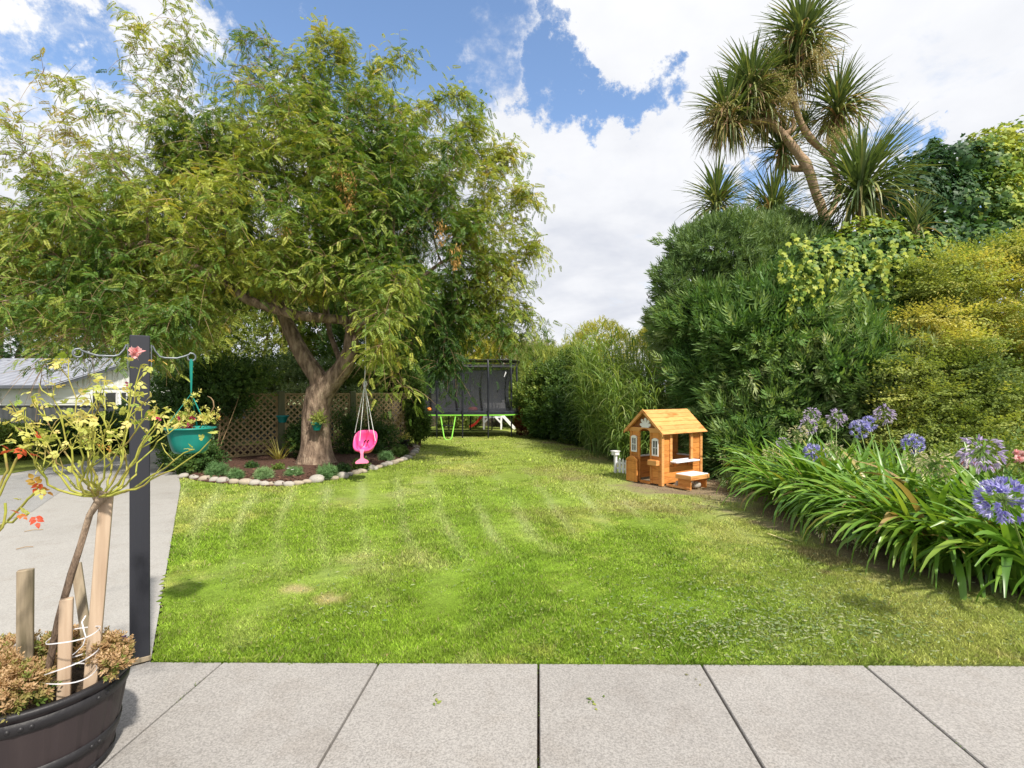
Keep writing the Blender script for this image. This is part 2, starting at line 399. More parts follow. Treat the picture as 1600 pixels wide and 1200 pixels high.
M['patio'] = concrete('patio_concrete', (.262, .250, .240), (.305, .292, .281), (.28, .266, .254), .62)
M['drive'] = concrete('driveway_concrete', (.31, .30, .285), (.35, .34, .325), (.325, .312, .295), .4)
M['asphalt'] = concrete('old_asphalt', (.23, .23, .235), (.30, .30, .30), (.26, .26, .265), .6)
m, nt, bs, out = new_mat('lawn_ground'); a = N(nt, 'ShaderNodeAttribute', attribute_name='patch')
x = N(nt, 'ShaderNodeMix', data_type='RGBA', blend_type='MULTIPLY', inp={0: .75}); nt.links.new(a.outputs['Color'], x.inputs[6])
nt.links.new(ramp(nt, noise(nt, 55, 4, .7), [(.3, (.45, .48, .45)), (.5, (.95, .95, .9)), (.7, (1.3, 1.3, 1.2))]), x.inputs[7])
nt.links.new(x.outputs[2], bs.inputs['Base Color']); bs.inputs['Roughness'].default_value = .95; bs.inputs['Specular IOR Level'].default_value = .1
bump(nt, noise(nt, 80, 4, .7), .9, .02, bs); M['lawn'] = m
m, nt, bs, out = new_mat('grass_blades'); a = N(nt, 'ShaderNodeAttribute', attribute_name='patch')
nt.links.new(a.outputs['Color'], bs.inputs['Base Color']); bs.inputs['Roughness'].default_value = .55; bs.inputs['Specular IOR Level'].default_value = .25
tr = N(nt, 'ShaderNodeBsdfTranslucent'); nt.links.new(a.outputs['Color'], tr.inputs['Color']); ms = N(nt, 'ShaderNodeMixShader', inp={0: .3})
nt.links.new(bs.outputs[0], ms.inputs[1]); nt.links.new(tr.outputs[0], ms.inputs[2]); nt.links.new(ms.outputs[0], out.inputs[0]); M['blades'] = m
m, nt, bs, out = new_mat('net_mesh'); bs.inputs['Base Color'].default_value = (.022, .025, .034, 1); bs.inputs['Roughness'].default_value = .8
tp = N(nt, 'ShaderNodeBsdfTransparent'); ms = N(nt, 'ShaderNodeMixShader', inp={0: .26})
nt.links.new(bs.outputs[0], ms.inputs[1]); nt.links.new(tp.outputs[0], ms.inputs[2]); nt.links.new(ms.outputs[0], out.inputs[0]); M['net'] = m
EXPOSURE = 0.62; SUN = 4.2; SKYS = .1
CLOUD_HI = (6.7, 6.75, 6.9); CLOUD_MID = (5.9, 6.0, 6.3); CLOUD_LO = (4.6, 4.8, 5.35)
SKYK = (1.5, 1.55, 1.6, 1)
# ------------------------------------------------------------------ the setting
BED = [gp(*p) for p in [(284, 742), (300, 750), (320, 753), (350, 756), (385, 758), (415, 760), (455, 760), (490, 752), (530, 745), (560, 738), (590, 728), (615, 721), (640, 711), (653, 703), (645, 694), (600, 690), (520, 692), (440, 694), (360, 698), (300, 706), (276, 722)]]
SOIL_EDGE = [(850, 684), (900, 694), (950, 708), (975, 735), (985, 757), (1060, 770), (1130, 775), (1180, 797), (1262, 843), (1360, 882), (1480, 922), (1630, 975)]
def poly_xy(P): return np.array([(p[0], p[1]) for p in P])
def inside(poly, x, y):
    r = np.zeros(x.shape, bool); n = len(poly); j = n - 1
    for i in range(n):
        xi, yi = poly[i]; xj, yj = poly[j]
        c = ((yi > y) != (yj > y)) & (x < (xj - xi) * (y - yi) / (yj - yi + 1e-12) + xi); r ^= c; j = i
    return r
def seg_dist(pts, x, y):
    d = np.full(x.shape, 1e9)
    for (ax, ay), (bx, by) in zip(pts[:-1], pts[1:]):
        vx, vy = bx - ax, by - ay; t = np.clip(((x - ax) * vx + (y - ay) * vy) / (vx * vx + vy * vy), 0, 1)
        d = np.minimum(d, np.hypot(x - ax - t * vx, y - ay - t * vy))
    return d
BEDP = poly_xy(BED)
SOILP = poly_xy([gp(*p) for p in SOIL_EDGE])
DRIVE = [(-2.12, 3.0), (-5.6, 8.65), (-6.45, 9.9), (-8.4, 13.0), (-9.3, 14.6), (-9.9, 14.9), (-9.75, 9.6), (-10.2, 7.5), (-11, 3), (-11, -4), (-2.06, -4), (-2.06, 2.9)]
DRIVEP = np.array(DRIVE)
def soil_side(x, y):                   # >0 to the right of the lawn's worn edge
    xs = np.interp(y, SOILP[::-1][:, 1], SOILP[::-1][:, 0]); return x - xs
def lawn_colour(x, y):
    P = np.stack([x, y], -1)
    g = np.array([.185, .295, .032]); lt = np.array([.30, .38, .10]); ye = np.array([.39, .38, .13]); dk = np.array([.14, .26, .025])
    tan = np.array([.42, .33, .19]); soil = np.array([.26, .20, .14])
    n1 = sn(P, 1.1, 3); n2 = sn(P, 4.0, 4); n3 = sn(P, 14, 5, 8)
    w = lambda a, lo, hi: np.clip((a - lo) / (hi - lo), 0, 1)[..., None]
    c = np.ones(x.shape + (3,)) * g
    c = c + (lt - c) * w(n1 * .6 + n2 * .5, -.2, 1.1) * .5
    c = c + (dk - c) * w(-(n2 * .7 + n1 * .5 + n3 * .3), .35, 1.3) * .5
    c = c + (ye - c) * w(sn(P, 1.7, 9) + .4 * n3, .3, 1.4) * .6
    c = c + (ye - c) * w(y, 5, 13) * .32
    c = c * (1 + .10 * n3 + .14 * sn(P, 30, 33, 8))[..., None]; c = c + (np.array([.36, .38, .17]) - c) * w(sn(P, 5.5, 41, 8) + .5 * n1, .55, 1.5) * .4
    xd = -2.12 - .5 * (y - 3) * np.exp(-np.maximum(y - 9, 0) / 9); u = (x - xd) / (2.2 - xd) * 6.2 + .06 * np.sin(y * 1.3)
    st = np.sin(u * 2 * PI / .95); c = c * (1 + .05 * np.tanh(st * 2) * np.clip((y - 3.6) / 2, 0, 1) * np.clip((12 - y) / 3, 0, 1))[..., None]
    st2 = np.exp(-((np.mod(u + .3 + .02 * n2, .52) - .26) / .075) ** 2) * np.clip(.75 + .5 * n1, 0, 1) * np.clip((y - 4) / 2, 0, 1) * np.clip((11 - y) / 3, 0, 1)
    c = c + (np.array([.36, .42, .19]) - c) * (st2 * .68)[..., None]
    # worn and scattered patches towards the flower border
    s = soil_side(x, y)
    c = c + (lt * np.array([1.05, .95, 1.1]) - c) * w(s + .45 * n1, -2.2, -.2) * .75
    c = c + (soil - c) * w(s + .30 * n1 + .22 * n2 + .12 * n3 - .25 * np.clip((y - 7.5) / 1.5, 0, 1), -.35, .2)
    c = c + (soil * .9 - c) * (w(sn(P, 2.6, 21) + .3 * n3 + np.clip(s + .9, -1, 1) * .8, .75, 1.3)) * (s > -1.8)[..., None] * .7
    for px, py, r, k in [(462, 921, .15, 1.0), (515, 935, .12, .7), (540, 785, .3, .3), (560, 870, .2, .2), (745, 738, .5, .35), (860, 735, .6, .35), (700, 735, .25, .4),
                         (870, 800, .5, .25), (1100, 760, .6, .5), (930, 715, .5, .6), (1000, 790, .6, .45), (900, 745, .5, .4)]:
        q = gp(px, py); d = np.hypot(x - q.x, y - q.y) / r + .35 * n3 + .25 * n2
        c = c + (tan * (.8 if r > .2 else 1.1) - c) * (np.clip(1.3 - d, 0, 1) * k)[..., None]
    return np.clip(c, .01, .8)

# ground sheet out to the horizon
b = MB(); S = 400
b.add([(-S, -60, -.03), (S, -60, -.03), (S, 2 * S, -.03), (-S, 2 * S, -.03)], [(0, 1, 2, 3)])
tag(b.build('ground', surf('far_ground', (.10, .13, .04), (.16, .16, .06), .3, .95)), kind='structure')
# lawn: a fine sheet carrying the worn patches as its own colour
xs = np.arange(-8.2, 9.01, .055); ys = np.concatenate([np.arange(2.93, 9, .05), np.arange(9, 22, .09), np.arange(22, 30.1, .5)])
X, Y = np.meshgrid(xs, ys); nx, ny = len(xs), len(ys)
Z = .010 * sn(np.stack([X, Y], -1), 1.5, 11) + .006 * sn(np.stack([X, Y], -1), 6, 12)
Z = Z * np.clip((Y - 2.95) / .4, 0, 1); Z -= .012 * (Y < 2.99)
i = np.arange((ny - 1) * (nx - 1)); r_, c_ = i // (nx - 1), i % (nx - 1); a = r_ * nx + c_
Lp = np.stack([a, a + 1, a + nx + 1, a + nx], 1)
cx = X.ravel()[Lp].mean(1); cy = Y.ravel()[Lp].mean(1)
keep = ~inside(DRIVEP + np.array([0, 0]), cx, cy)
Lp = Lp[keep]
V = np.stack([X, Y, Z - .004], -1).reshape(-1, 3)
me = np_mesh('lawn', V, Lp.ravel(), np.full(len(Lp), 4), M['lawn'], None, True, lawn_colour(V[:, 0], V[:, 1]))
tag(link('lawn', me), kind='structure')
# grass blades
def blades(n, x0, x1, y0, y1, h, w, seed, dens=None):
    r = np.random.default_rng(seed)
    x = r.uniform(x0, x1, n); y = y0 + (y1 - y0) * r.uniform(0, 1, n)
    vis = np.abs(x) < y * 1.05 + .3
    k = vis & ~inside(DRIVEP, x - .015, y) & ~inside(BEDP, x, y)
    k &= (y > 2.99 - .012 * (x + 2) / 5)
    s = soil_side(x, y) + .30 * sn(np.stack([x, y], -1), 1.1, 3) + .22 * sn(np.stack([x, y], -1), 4.0, 4)
    k &= r.uniform(0, 1, n) > np.clip((s + .55) / .45, 0, .97)
    bare = np.zeros(n)
    for px, py, q in [(462, 921, .13), (515, 935, .1)]:
        g = gp(px, py); bare = np.maximum(bare, np.clip(1.4 - np.hypot(x - g.x, y - g.y) / q, 0, .9))
    k &= r.uniform(0, 1, n) > bare
    x, y = x[k], y[k]; n = len(x)
    c = lawn_colour(x, y) * (1 + .3 * r.normal(size=(n, 1))).clip(.5, 1.7) * np.array([1.32, 1.26, 1.1])
    yel = r.uniform(0, 1, n) < .06; c[yel] = np.array([.38, .34, .16]) * r.uniform(.7, 1.2, (yel.sum(), 1))
    hh = h * r.uniform(.5, 1.35, n) * (1 + .35 * np.clip(-sn(np.stack([x, y], -1), 4.0, 4), -1, 1)); a = r.uniform(0, 2 * PI, n); b_ = r.uniform(0, 2 * PI, n)
    edge = np.exp(-(y - 2.99) / .06); hh *= 1 + .4 * edge
    ww = w * r.uniform(.7, 1.3, n)
    ln = hh * r.uniform(.25, 1.1, n)
    B = np.stack([x, y, np.full(n, -.006)], -1); sd = np.stack([np.cos(a), np.sin(a), np.zeros(n)], -1) * ww[:, None] / 2
    dr = np.stack([np.cos(b_) * ln, np.sin(b_) * ln, hh], -1)
    Vv = np.stack([B - sd, B + sd, B + dr * .6 + sd * .7 * 1 + np.array([0, 0, .1]) * hh[:, None], B + dr], 1)
    return Vv, np.repeat(c[:, None], 4, 1)
def fringe(n, seed):                   # blades flopping over the patio edge
    r = np.random.default_rng(seed); x = r.uniform(-2.1, 3.6, n); x = x[sn(np.stack([x, x * 0], -1), 9, 2) + r.normal(0, .7, len(x)) > -.2]; n = len(x); y = 2.992 - .0085 * (x + 2) + r.uniform(0, .02, n)
    L = r.uniform(.02, .055, n); a = -PI / 2 + r.normal(0, .8, n); B = np.stack([x, y, np.full(n, .002)], -1); d = np.stack([np.cos(a) * L * .8, np.sin(a) * L * .75, L * r.uniform(.35, .9, n)], -1); w = np.stack([-np.sin(a), np.cos(a), a * 0], -1) * .002
    c = lawn_colour(x, y) * r.uniform(.7, 1.4, (n, 1)); return np.stack([B - w, B + w, B + d * .6 + w * .8 + [0, 0, .006], B + d], 1), np.repeat(c[:, None], 4, 1)
parts = [fringe(5200, 9), blades(330000, -3.6, 6.0, 2.98, 4.6, .022, .0045, 1), blades(200000, -5, 6.5, 4.6, 7.0, .025, .008, 2),
         blades(100000, -8, 7, 7.0, 11.5, .028, .013, 3), blades(36000, -7, 6, 11.5, 20, .03, .026, 4)]
Vv = np.concatenate([p[0] for p in parts]); Cc = np.concatenate([p[1] for p in parts]); n = len(Vv)
me = np_mesh('grass', Vv, np.arange(n * 4), np.full(n, 4), M['blades'], None, True, Cc.reshape(-1, 3))
tag(link('grass', me), 'short green lawn grass with yellow and worn patches', 'grass', kind='stuff')
# clover and low broad weeds in the lawn
nb = NB(); r = np.random.default_rng(5); nW = 3200
x = r.uniform(-4.5, 5.5, nW * 6); y = 3.02 + 6.5 * r.uniform(0, 1, nW * 6) ** 1.4
k = (sn(np.stack([x, y], -1), 2.3, 31) > .35) & (np.abs(x) < y * 1.02) & ~inside(DRIVEP, x - .1, y) & ~inside(BEDP, x, y) & (soil_side(x, y) < -.2)
x, y = x[k][:nW], y[k][:nW]; n = len(x)
tw = one_leaf(1, .6, .1, 1)
P = np.stack([x, y, r.uniform(.012, .034, n)], -1); A = r.uniform(0, 2 * PI, n)
Xd = np.stack([np.cos(A), np.sin(A), r.uniform(-.1, .45, n)], -1)
nb.scatter(tw, P, frames(Xd, roll=r.normal(0, .4, n)), r.uniform(.010, .030, n), r.uniform(.2, 1, n))
tag(nb.build('weeds', M['mid']), 'scattered clover and flat weed leaves in the lawn', 'weeds', kind='stuff')
# dry clippings lying in two swathes
nb = NB(); r = np.random.default_rng(6); xs_, ys_ = [], []
for px, py, sx, sy, n in [(1225, 990, .5, .18, 1300), (1150, 925, .5, .25, 500), (1290, 945, .5, .25, 500), (990, 960, .3, .2, 120), (480, 975, .25, .2, 60), (545, 955, .2, .1, 60), (1300, 880, .8, .4, 500), (1130, 1000, .4, .2, 250), (610, 905, .7, .3, 160), (1450, 985, .5, .2, 260)]:
    g = gp(px, py); xs_.append(r.normal(g.x, sx, n)); ys_.append(np.maximum(r.normal(g.y, sy, n), 3.04))
x = np.concatenate(xs_); y = np.concatenate(ys_); n = len(x); A = r.uniform(0, 2 * PI, n)
Xd = np.stack([np.cos(A), np.sin(A), r.uniform(-.15, .25, n)], -1)
nb.scatter(one_leaf(1, .28, .15, 1), np.stack([x, y, r.uniform(.014, .034, n)], -1), frames(Xd, roll=r.normal(0, .6, n)), r.uniform(.014, .045, n), r.uniform(0, 1, n))
tag(nb.build('clippings', foliage_mat('clip', [(0, (.09, .16, .06)), (.5, (.21, .27, .12)), (1, (.34, .35, .20))], .15, .8)), 'pale dry grass clippings and leaf bits on the lawn', 'clippings', kind='stuff')

# bare soil under the flower border and hedge
sp = [gp(*p) for p in SOIL_EDGE]
poly = [(p.x + .15, p.y) for p in sp] + [(5.6, 2.6), (13, 2.6), (14, 22), (1.6, 24)]
b = MB(); b.add([(x, y, .004 - .0) for x, y in poly], [tuple(range(len(poly)))][::-1])
m, nt, bs, out = new_mat('border_soil'); n1 = noise(nt, 3, 6, .65); c = ramp(nt, n1, [(.3, (.15, .11, .075)), (.5, (.25, .19, .135)), (.7, (.33, .27, .20))]); nt.links.new(c, bs.inputs['Base Color']); bs.inputs['Roughness'].default_value = .95
bump(nt, noise(nt, 40, 6, .7), 1, .03, bs)
poly2 = [(p.x + .45, p.y + .05) for p in sp]; o = MB()
o.add([(x, y, .002) for x, y in poly2 + poly[len(sp):]], [tuple(range(len(poly2) + 4))]).build('soil_border', m)
bpy.data.objects.remove(bpy.data.objects['soil_border'])

# driveway, old asphalt, verge, patio
b = MB(); b.add([(x, y, .004) for x, y in DRIVE], [tuple(range(len(DRIVE)))[::-1]])
tag(b.build('driveway', M['drive']), kind='structure')
b = MB(); P = [gp(-260, 880), gp(-60, 840), gp(50, 800), gp(100, 765), gp(150, 745), gp(185, 725), gp(262, 699), gp(262, 697.5), gp(180, 716), gp(95, 729), gp(0, 748), gp(-200, 800)]
b.add([(p.x, p.y, .008) for p in P], [tuple(range(len(P)))])
tag(b.build('old_driveway_edge', M['asphalt']), kind='structure')
# verge grass left of the driveway
xs = np.arange(-14, -9.2, .12); ys = np.arange(4, 20, .12); X, Y = np.meshgrid(xs, ys); nx, ny = len(xs), len(ys)
i = np.arange((ny - 1) * (nx - 1)); r_, c_ = i // (nx - 1), i % (nx - 1); a = r_ * nx + c_
Lp = np.stack([a, a + 1, a + nx + 1, a + nx], 1); cx = X.ravel()[Lp].mean(1); cy = Y.ravel()[Lp].mean(1); Lp = Lp[~inside(DRIVEP, cx, cy)]
V = np.stack([X, Y, np.full_like(X, .004)], -1).reshape(-1, 3)
me = np_mesh('verge', V, Lp.ravel(), np.full(len(Lp), 4), M['lawn'], None, True, np.array([.14, .17, .035]) * (1 + .3 * sn(V[:, :2], 4, 5))[:, None])
tag(link('verge', me), kind='structure')
# twigs lying on the driveway
# patio: slabs with saw-cut joints, each a real gap
def patio_y(x): return 2.985 - .0085 * (x + 2.0)
jx = [(-348 - 0) / 1, 0]
J = [gp(348, 1041), gp(592, 1041), gp(841, 1042), gp(1095, 1043), gp(1350, 1046)]
k = 41 / 800.0
bx = [-2.14] + [j.x - k * (j.y - 2.98) for j in J] + [2.62 + .0, 3.49, 4.36]
bx = sorted(set(round(v, 4) for v in bx)); bx = [bx[0]] + [v for v in bx[1:] if True]
b = MB()
g = .006
bx = [-2.14, bx[1], bx[2], bx[3], bx[4], bx[5], bx[5] + .93, bx[5] + 1.86, bx[5] + 2.8]
def slab(x0, x1):
    y0 = -4.0; x0 += g; x1 -= g
    top = [(x0 + k * (y0 - 2.98), y0), (x1 + k * (y0 - 2.98), y0), (x1, patio_y(x1)), (x0, patio_y(x0))]
    c = .004; ins = [(top[0][0] + c, top[0][1]), (top[1][0] - c, top[1][1]), (top[2][0] - c, top[2][1] - c), (top[3][0] + c, top[3][1] - c)]
    V = [(x, y, .024) for x, y in ins] + [(x, y, .019) for x, y in top] + [(x, y, -.02) for x, y in top]
    b.add(V, [(0, 1, 2, 3), (4, 5, 1, 0), (5, 6, 2, 1), (6, 7, 3, 2), (7, 4, 0, 3), (8, 9, 5, 4), (9, 10, 6, 5), (10, 11, 7, 6), (11, 8, 4, 7)])
for x0, x1 in zip(bx[:-1], bx[1:]): slab(x0, x1)
tag(b.build('patio', M['patio']), kind='structure')
b = MB(); b.add([(-2.3, -4, -.006), (7, -4, -.006), (7, 2.95, -.006), (-2.13, 2.97, -.006)], [(0, 1, 2, 3)])
tag(b.build('joint_soil', M['soil']), kind='structure')
nb = NB(); r = np.random.default_rng(15); xs_, ys_ = [], []   # moss, grit and tiny weeds in the saw cuts
for j_ in bx[1:-1]:
    n = 90; y = 2.97 - 1.7 * r.uniform(0, 1, n) ** 1.5; y = y[sn(np.stack([y, y * 0 + j_], -1), 6, 3) > .1]; xs_.append(j_ + k * (y - 2.98) + r.normal(0, .004, len(y))); ys_.append(y)
x = np.concatenate(xs_); y = np.concatenate(ys_); n = len(x); A_ = r.uniform(0, 6.28, n)
nb.scatter(one_leaf(1, .5, .1, 1), np.stack([x, y, r.uniform(.016, .028, n)], -1), frames(np.stack([np.cos(A_), np.sin(A_), r.uniform(0, .8, n)], -1)), r.uniform(.004, .011, n), r.uniform(0, .8, n))
tag(nb.build('moss', M['mid']), 'bits of moss and weed in the patio joints', 'moss', kind='stuff')
# mulch bed
b = MB(); n = len(BED); c = sum((p for p in BED), Vector()) / n
ring = [(p.x, p.y, .012) for p in BED]; r2 = [(c.x + (p.x - c.x) * .93, c.y + (p.y - c.y) * .93, .05) for p in BED]; r3 = [(c.x + (p.x - c.x) * .6, c.y + (p.y - c.y) * .6, .08) for p in BED]
b.add(ring + r2 + r3 + [(c.x, c.y, .09)], [(i, (i + 1) % n, n + (i + 1) % n, n + i) for i in range(n)] + [(n + i, n + (i + 1) % n, 2 * n + (i + 1) % n, 2 * n + i) for i in range(n)] + [(2 * n + i, 2 * n + (i + 1) % n, 3 * n) for i in range(n)], True)
tag(b.build('mulch_bed', M['mulch']), kind='structure')
nb = NB(); r = np.random.default_rng(8); n = 9000
x = r.uniform(-9.5, -2, n); y = r.uniform(8.6, 14, n); kk = inside(BEDP * .985 + np.array([c.x, c.y]) * .015, x, y); x, y = x[kk], y[kk]; n = len(x); A = r.uniform(0, 2 * PI, n)
nb.scatter(one_leaf(1, .45, .1, 1), np.stack([x, y, .055 + .03 * r.uniform(0, 1, n)], -1), frames(np.stack([np.cos(A), np.sin(A), r.normal(0, .3, n)], -1), roll=r.normal(0, .5, n)), r.uniform(.03, .08, n), r.uniform(0, 1, n))
tag(nb.build('bark_mulch', foliage_mat('chips', [(0, (.03, .014, .01)), (.6, (.09, .042, .028)), (1, (.20, .11, .07))], 0, .9)), 'dark red brown bark mulch covering the garden bed', 'bark mulch', kind='stuff')

# ------------------------------------------------------------------ camera, sun, sky
cam = bpy.data.cameras.new('camera'); co = bpy.data.objects.new('camera', cam); COL.objects.link(co)
co.location = (0, 0, H); co.rotation_euler = (PI / 2, 0, 0); cam.lens = 18; cam.sensor_width = 36; cam.sensor_fit = 'HORIZONTAL'
cam.shift_y = 12 / 1600; cam.clip_end = 3000; cam.clip_start = .05; scene.camera = co
scene.view_settings.view_transform = 'Standard'; scene.view_settings.look = 'None'; scene.view_settings.gamma = 1
scene.view_settings.exposure = EXPOSURE
sd = Vector((.42, -.62, .0)).normalized(); EL = math.radians(50)
sdir = Vector((sd.x * math.cos(EL), sd.y * math.cos(EL), math.sin(EL)))
sun = bpy.data.lights.new('sun', 'SUN'); sun.energy = SUN; sun.angle = math.radians(2.5); sun.color = (1, .93, .82)
so = bpy.data.objects.new('sun', sun); COL.objects.link(so); so.location = sdir * 50; so.rotation_euler = sdir.to_track_quat('Z', 'Y').to_euler()
w = bpy.data.worlds.new('World'); scene.world = w; w.use_nodes = True; nt = w.node_tree; bg = nt.nodes['Background']
sky = N(nt, 'ShaderNodeTexSky', sky_type='NISHITA', sun_disc=False, sun_elevation=EL, sun_rotation=math.atan2(sd.x, sd.y), air_density=1.0, dust_density=.6, ozone_density=1.6)
tc = N(nt, 'ShaderNodeTexCoord'); gen = tc.outputs['Generated']
def vm(op, a, b_=None):
    n = N(nt, 'ShaderNodeVectorMath', operation=op); nt.links.new(a, n.inputs[0])
    if b_ is not None:
        if isinstance(b_, (tuple, list)): n.inputs[1].default_value = b_
        else: nt.links.new(b_, n.inputs[1])
    return n
def mth(op, a, b_=None, c_=None, clamp=False):
    n = N(nt, 'ShaderNodeMath', operation=op, use_clamp=clamp)
    for i, v in enumerate((a, b_, c_)):
        if v is None: continue
        if isinstance(v, (int, float)): n.inputs[i].default_value = v
        else: nt.links.new(v, n.inputs[i])
    return n.outputs[0]
# cloud layer in plan: direction / height, so the clouds shrink towards the horizon
sep = N(nt, 'ShaderNodeSeparateXYZ'); nt.links.new(gen, sep.inputs[0])
zz = mth('ADD', mth('MAXIMUM', sep.outputs[2], .0), .22)
cmb = N(nt, 'ShaderNodeCombineXYZ'); nt.links.new(mth('DIVIDE', sep.outputs[0], zz), cmb.inputs[0]); nt.links.new(mth('DIVIDE', sep.outputs[1], zz), cmb.inputs[1])
def wn(scale, detail, rough, dist=0., off=(0, 0, 0)):
    v = vm('ADD', cmb.outputs[0], off).outputs[0]
    n = N(nt, 'ShaderNodeTexNoise', inp={'Scale': scale, 'Detail': detail, 'Roughness': rough, 'Distortion': dist}); nt.links.new(v, n.inputs['Vector']); return n.outputs[0]
big = wn(1.3, 9, .60, .3); fine = wn(4.5, 8, .62, .3, (3, 1, 0))
wob = mth('MULTIPLY_ADD', mth('SUBTRACT', wn(13, 8, .65, .2, (5, 5, 0)), .5), .7, mth('ADD', mth('MULTIPLY', mth('SUBTRACT', big, .5), 1.5), mth('MULTIPLY', mth('SUBTRACT', fine, .5), 1.6)))
def pdir(px, py): return Vector(((px - 800) / F, 1, -(py - HY) / F)).normalized()
wnz = N(nt, 'ShaderNodeTexNoise', inp={'Scale': 6.5, 'Detail': 9, 'Roughness': .68}); nt.links.new(gen, wnz.inputs['Vector'])
wo = vm('MULTIPLY', vm('SUBTRACT', wnz.outputs[1], (.5, .5, .5)).outputs[0], (.42, .42, .42)).outputs[0]
wdir = vm('NORMALIZE', vm('ADD', gen, wo).outputs[0]).outputs[0]
gap = None
for px, py, rad, k_ in [(20, 65, 1.7, .62), (75, 85, 1.6, .62), (130, 120, 1.5, .58), (3, 150, 1.2, .5), (355, 12, 2.4, .8), (400, 45, 3.4, 1.0), (460, 75, 4.5, 1.1), (560, 70, 6.0, 1.2), (650, 60, 4.8, 1.1), (690, 140, 4, .8), (745, 60, 3.5, .8),
                     (825, 120, 2.0, .9), (880, 150, 2.3, 1.0), (935, 160, 2.2, .95), (1000, 165, 2.0, .85), (838, 75, 1.3, .7), (1110, 170, 1.2, .35), (1412, 208, 1.3, .7), (1150, 290, 1.9, .8), (1190, 262, 1.9, .7), (1230, 285, 1.7, .7), (1590, 345, 2.4, .9), (1570, 400, 2.2, .8), (600, 120, 5, 1.0)]:
    d = pdir(px, py); dp = vm('DOT_PRODUCT', wdir, tuple(d)).outputs['Value']
    c0 = math.cos(math.radians(rad * 1.75)); t = mth('DIVIDE', mth('SUBTRACT', dp, c0), 1 - c0, clamp=True)
    t = mth('MULTIPLY', t, k_); gap = t if gap is None else mth('MAXIMUM', gap, t)
# a second belt of openings overhead and behind the photographer
cov = mth('SUBTRACT', mth('ADD', 1.16, wob), mth('MULTIPLY', gap, 1.5))
mask = N(nt, 'ShaderNodeMapRange', interpolation_type='SMOOTHSTEP', inp={1: .02, 2: .98}); nt.links.new(cov, mask.inputs[0])
shade = ramp(nt, mth('ADD', wn(.9, 6, .55, .5, (7, 3, 0)), mth('MULTIPLY', mth('SUBTRACT', wn(3.2, 6, .6, .2, (1, 9, 0)), .5), .35)),
             [(.34, CLOUD_HI), (.50, CLOUD_MID), (.66, CLOUD_LO)])
sk = N(nt, 'ShaderNodeMix', data_type='RGBA', blend_type='MULTIPLY', inp={0: 1.0}); nt.links.new(sky.outputs[0], sk.inputs[6]); sk.inputs[7].default_value = SKYK
mx = N(nt, 'ShaderNodeMix', data_type='RGBA'); nt.links.new(mask.outputs[0], mx.inputs[0]); nt.links.new(sk.outputs[2], mx.inputs[6]); nt.links.new(shade, mx.inputs[7])
nt.links.new(mx.outputs[2], bg.inputs['Color']); bg.inputs['Strength'].default_value = SKYS
# ------------------------------------------------------------------ plants
def blob_points(blobs, n, r, shell=.3, lump=.13, zmin=.03, back=.35, seed=0, inner=.78):
    Bc = np.array([b[:3] for b in blobs]); Br = np.array([b[3:6] for b in blobs])
    area = (Br[:, 0] * Br[:, 1] * Br[:, 2]) ** (2 / 3); out_p, out_n, out_d = [], [], []; got = 0
    while got < n:
        m = int(n * 1.6) + 50
        k = r.choice(len(blobs), m, p=area / area.sum()); d = unit(r.normal(size=(m, 3)))
        rr = 1 - shell * r.uniform(0, 1, m) ** 1.6 + (r.uniform(0, 1, m) < .13) * r.uniform(0, .24, m)
        lp = 1 + lump * sn(d * 2.2 + k[:, None] * 1.7, 1.6, seed)
        P = Bc[k] + d * Br[k] * (rr * lp)[:, None]; nn = unit(d / Br[k])
        ok = P[:, 2] > zmin
        q = np.linalg.norm((P[:, None] - Bc[None]) / Br[None], axis=2); q[np.arange(m), k] = 9
        ok &= q.min(1) > inner if len(blobs) > 1 else True
        toc = unit(np.array([0, 0, 1.6]) - P); f = (nn * toc).sum(1)
        ok &= (f > -.25) | (r.uniform(0, 1, m) < back)
        out_p.append(P[ok]); out_n.append(nn[ok]); out_d.append(rr[ok]); got += ok.sum()
        if ok.sum() == 0: break
    return np.concatenate(out_p)[:n], np.concatenate(out_n)[:n], np.concatenate(out_d)[:n]
def tints(P, r, scale=1.5, amp=.22, mean=.45, sd=.14, seed=0, top=0.0):
    return np.clip(mean + amp * sn(P, scale, seed) + sd * r.normal(size=len(P)), 0, 1)

T_ = {'sprig': tpl_sprig(10, .12, .04, .22), 'lance': tpl_sprig(12, .17, .036, .22, .55, 2, 1.25, 1.57, -.1), 'tiny': tpl_flat(16, .05, .03, .26),
      'oval': tpl_sprig(8, .085, .05, .16, .3, 1, 1.1), 'needle': tpl_sprig(14, .10, .014, .14, .15, 1, .9), 'ivy': tpl_lobed(.11, .12),
      'willow': tpl_sprig(12, .12, .022, .25, .4, 1, .9), 'frond': tpl_frond(8, .24, .125, .35), 'frondlo': tpl_frond(5, .30, .15, .35), 'flatspray': tpl_flat(24, .045, .032, .34)}
def foliage(nb, tpl, P, Nr, r, size, out=.8, up=.5, jit=.5, tint=None, level=0.0, face=False, droop=0):
    n = len(P); A = Nr * out + np.array([0, 0, up - droop]) + r.normal(size=(n, 3)) * jit
    if level: A[:, 2] *= (1 - level)
    A = unit(A)
    if face:                           # leaf blades lie along the surface, tips hanging
        down = np.array([0, 0, -1.]) + r.normal(size=(n, 3)) * .5; T = unit(down - Nr * (down * Nr).sum(1)[:, None] + Nr * .15)
        R = frames(T, unit(Nr + r.normal(size=(n, 3)) * .35))
    elif level: R = frames(A, roll=r.normal(0, .35, n))
    else: R = frames(A, roll=r.uniform(-PI, PI, n))
    nb.scatter(tpl, P, R, size * r.uniform(.65, 1.3, n), tint)
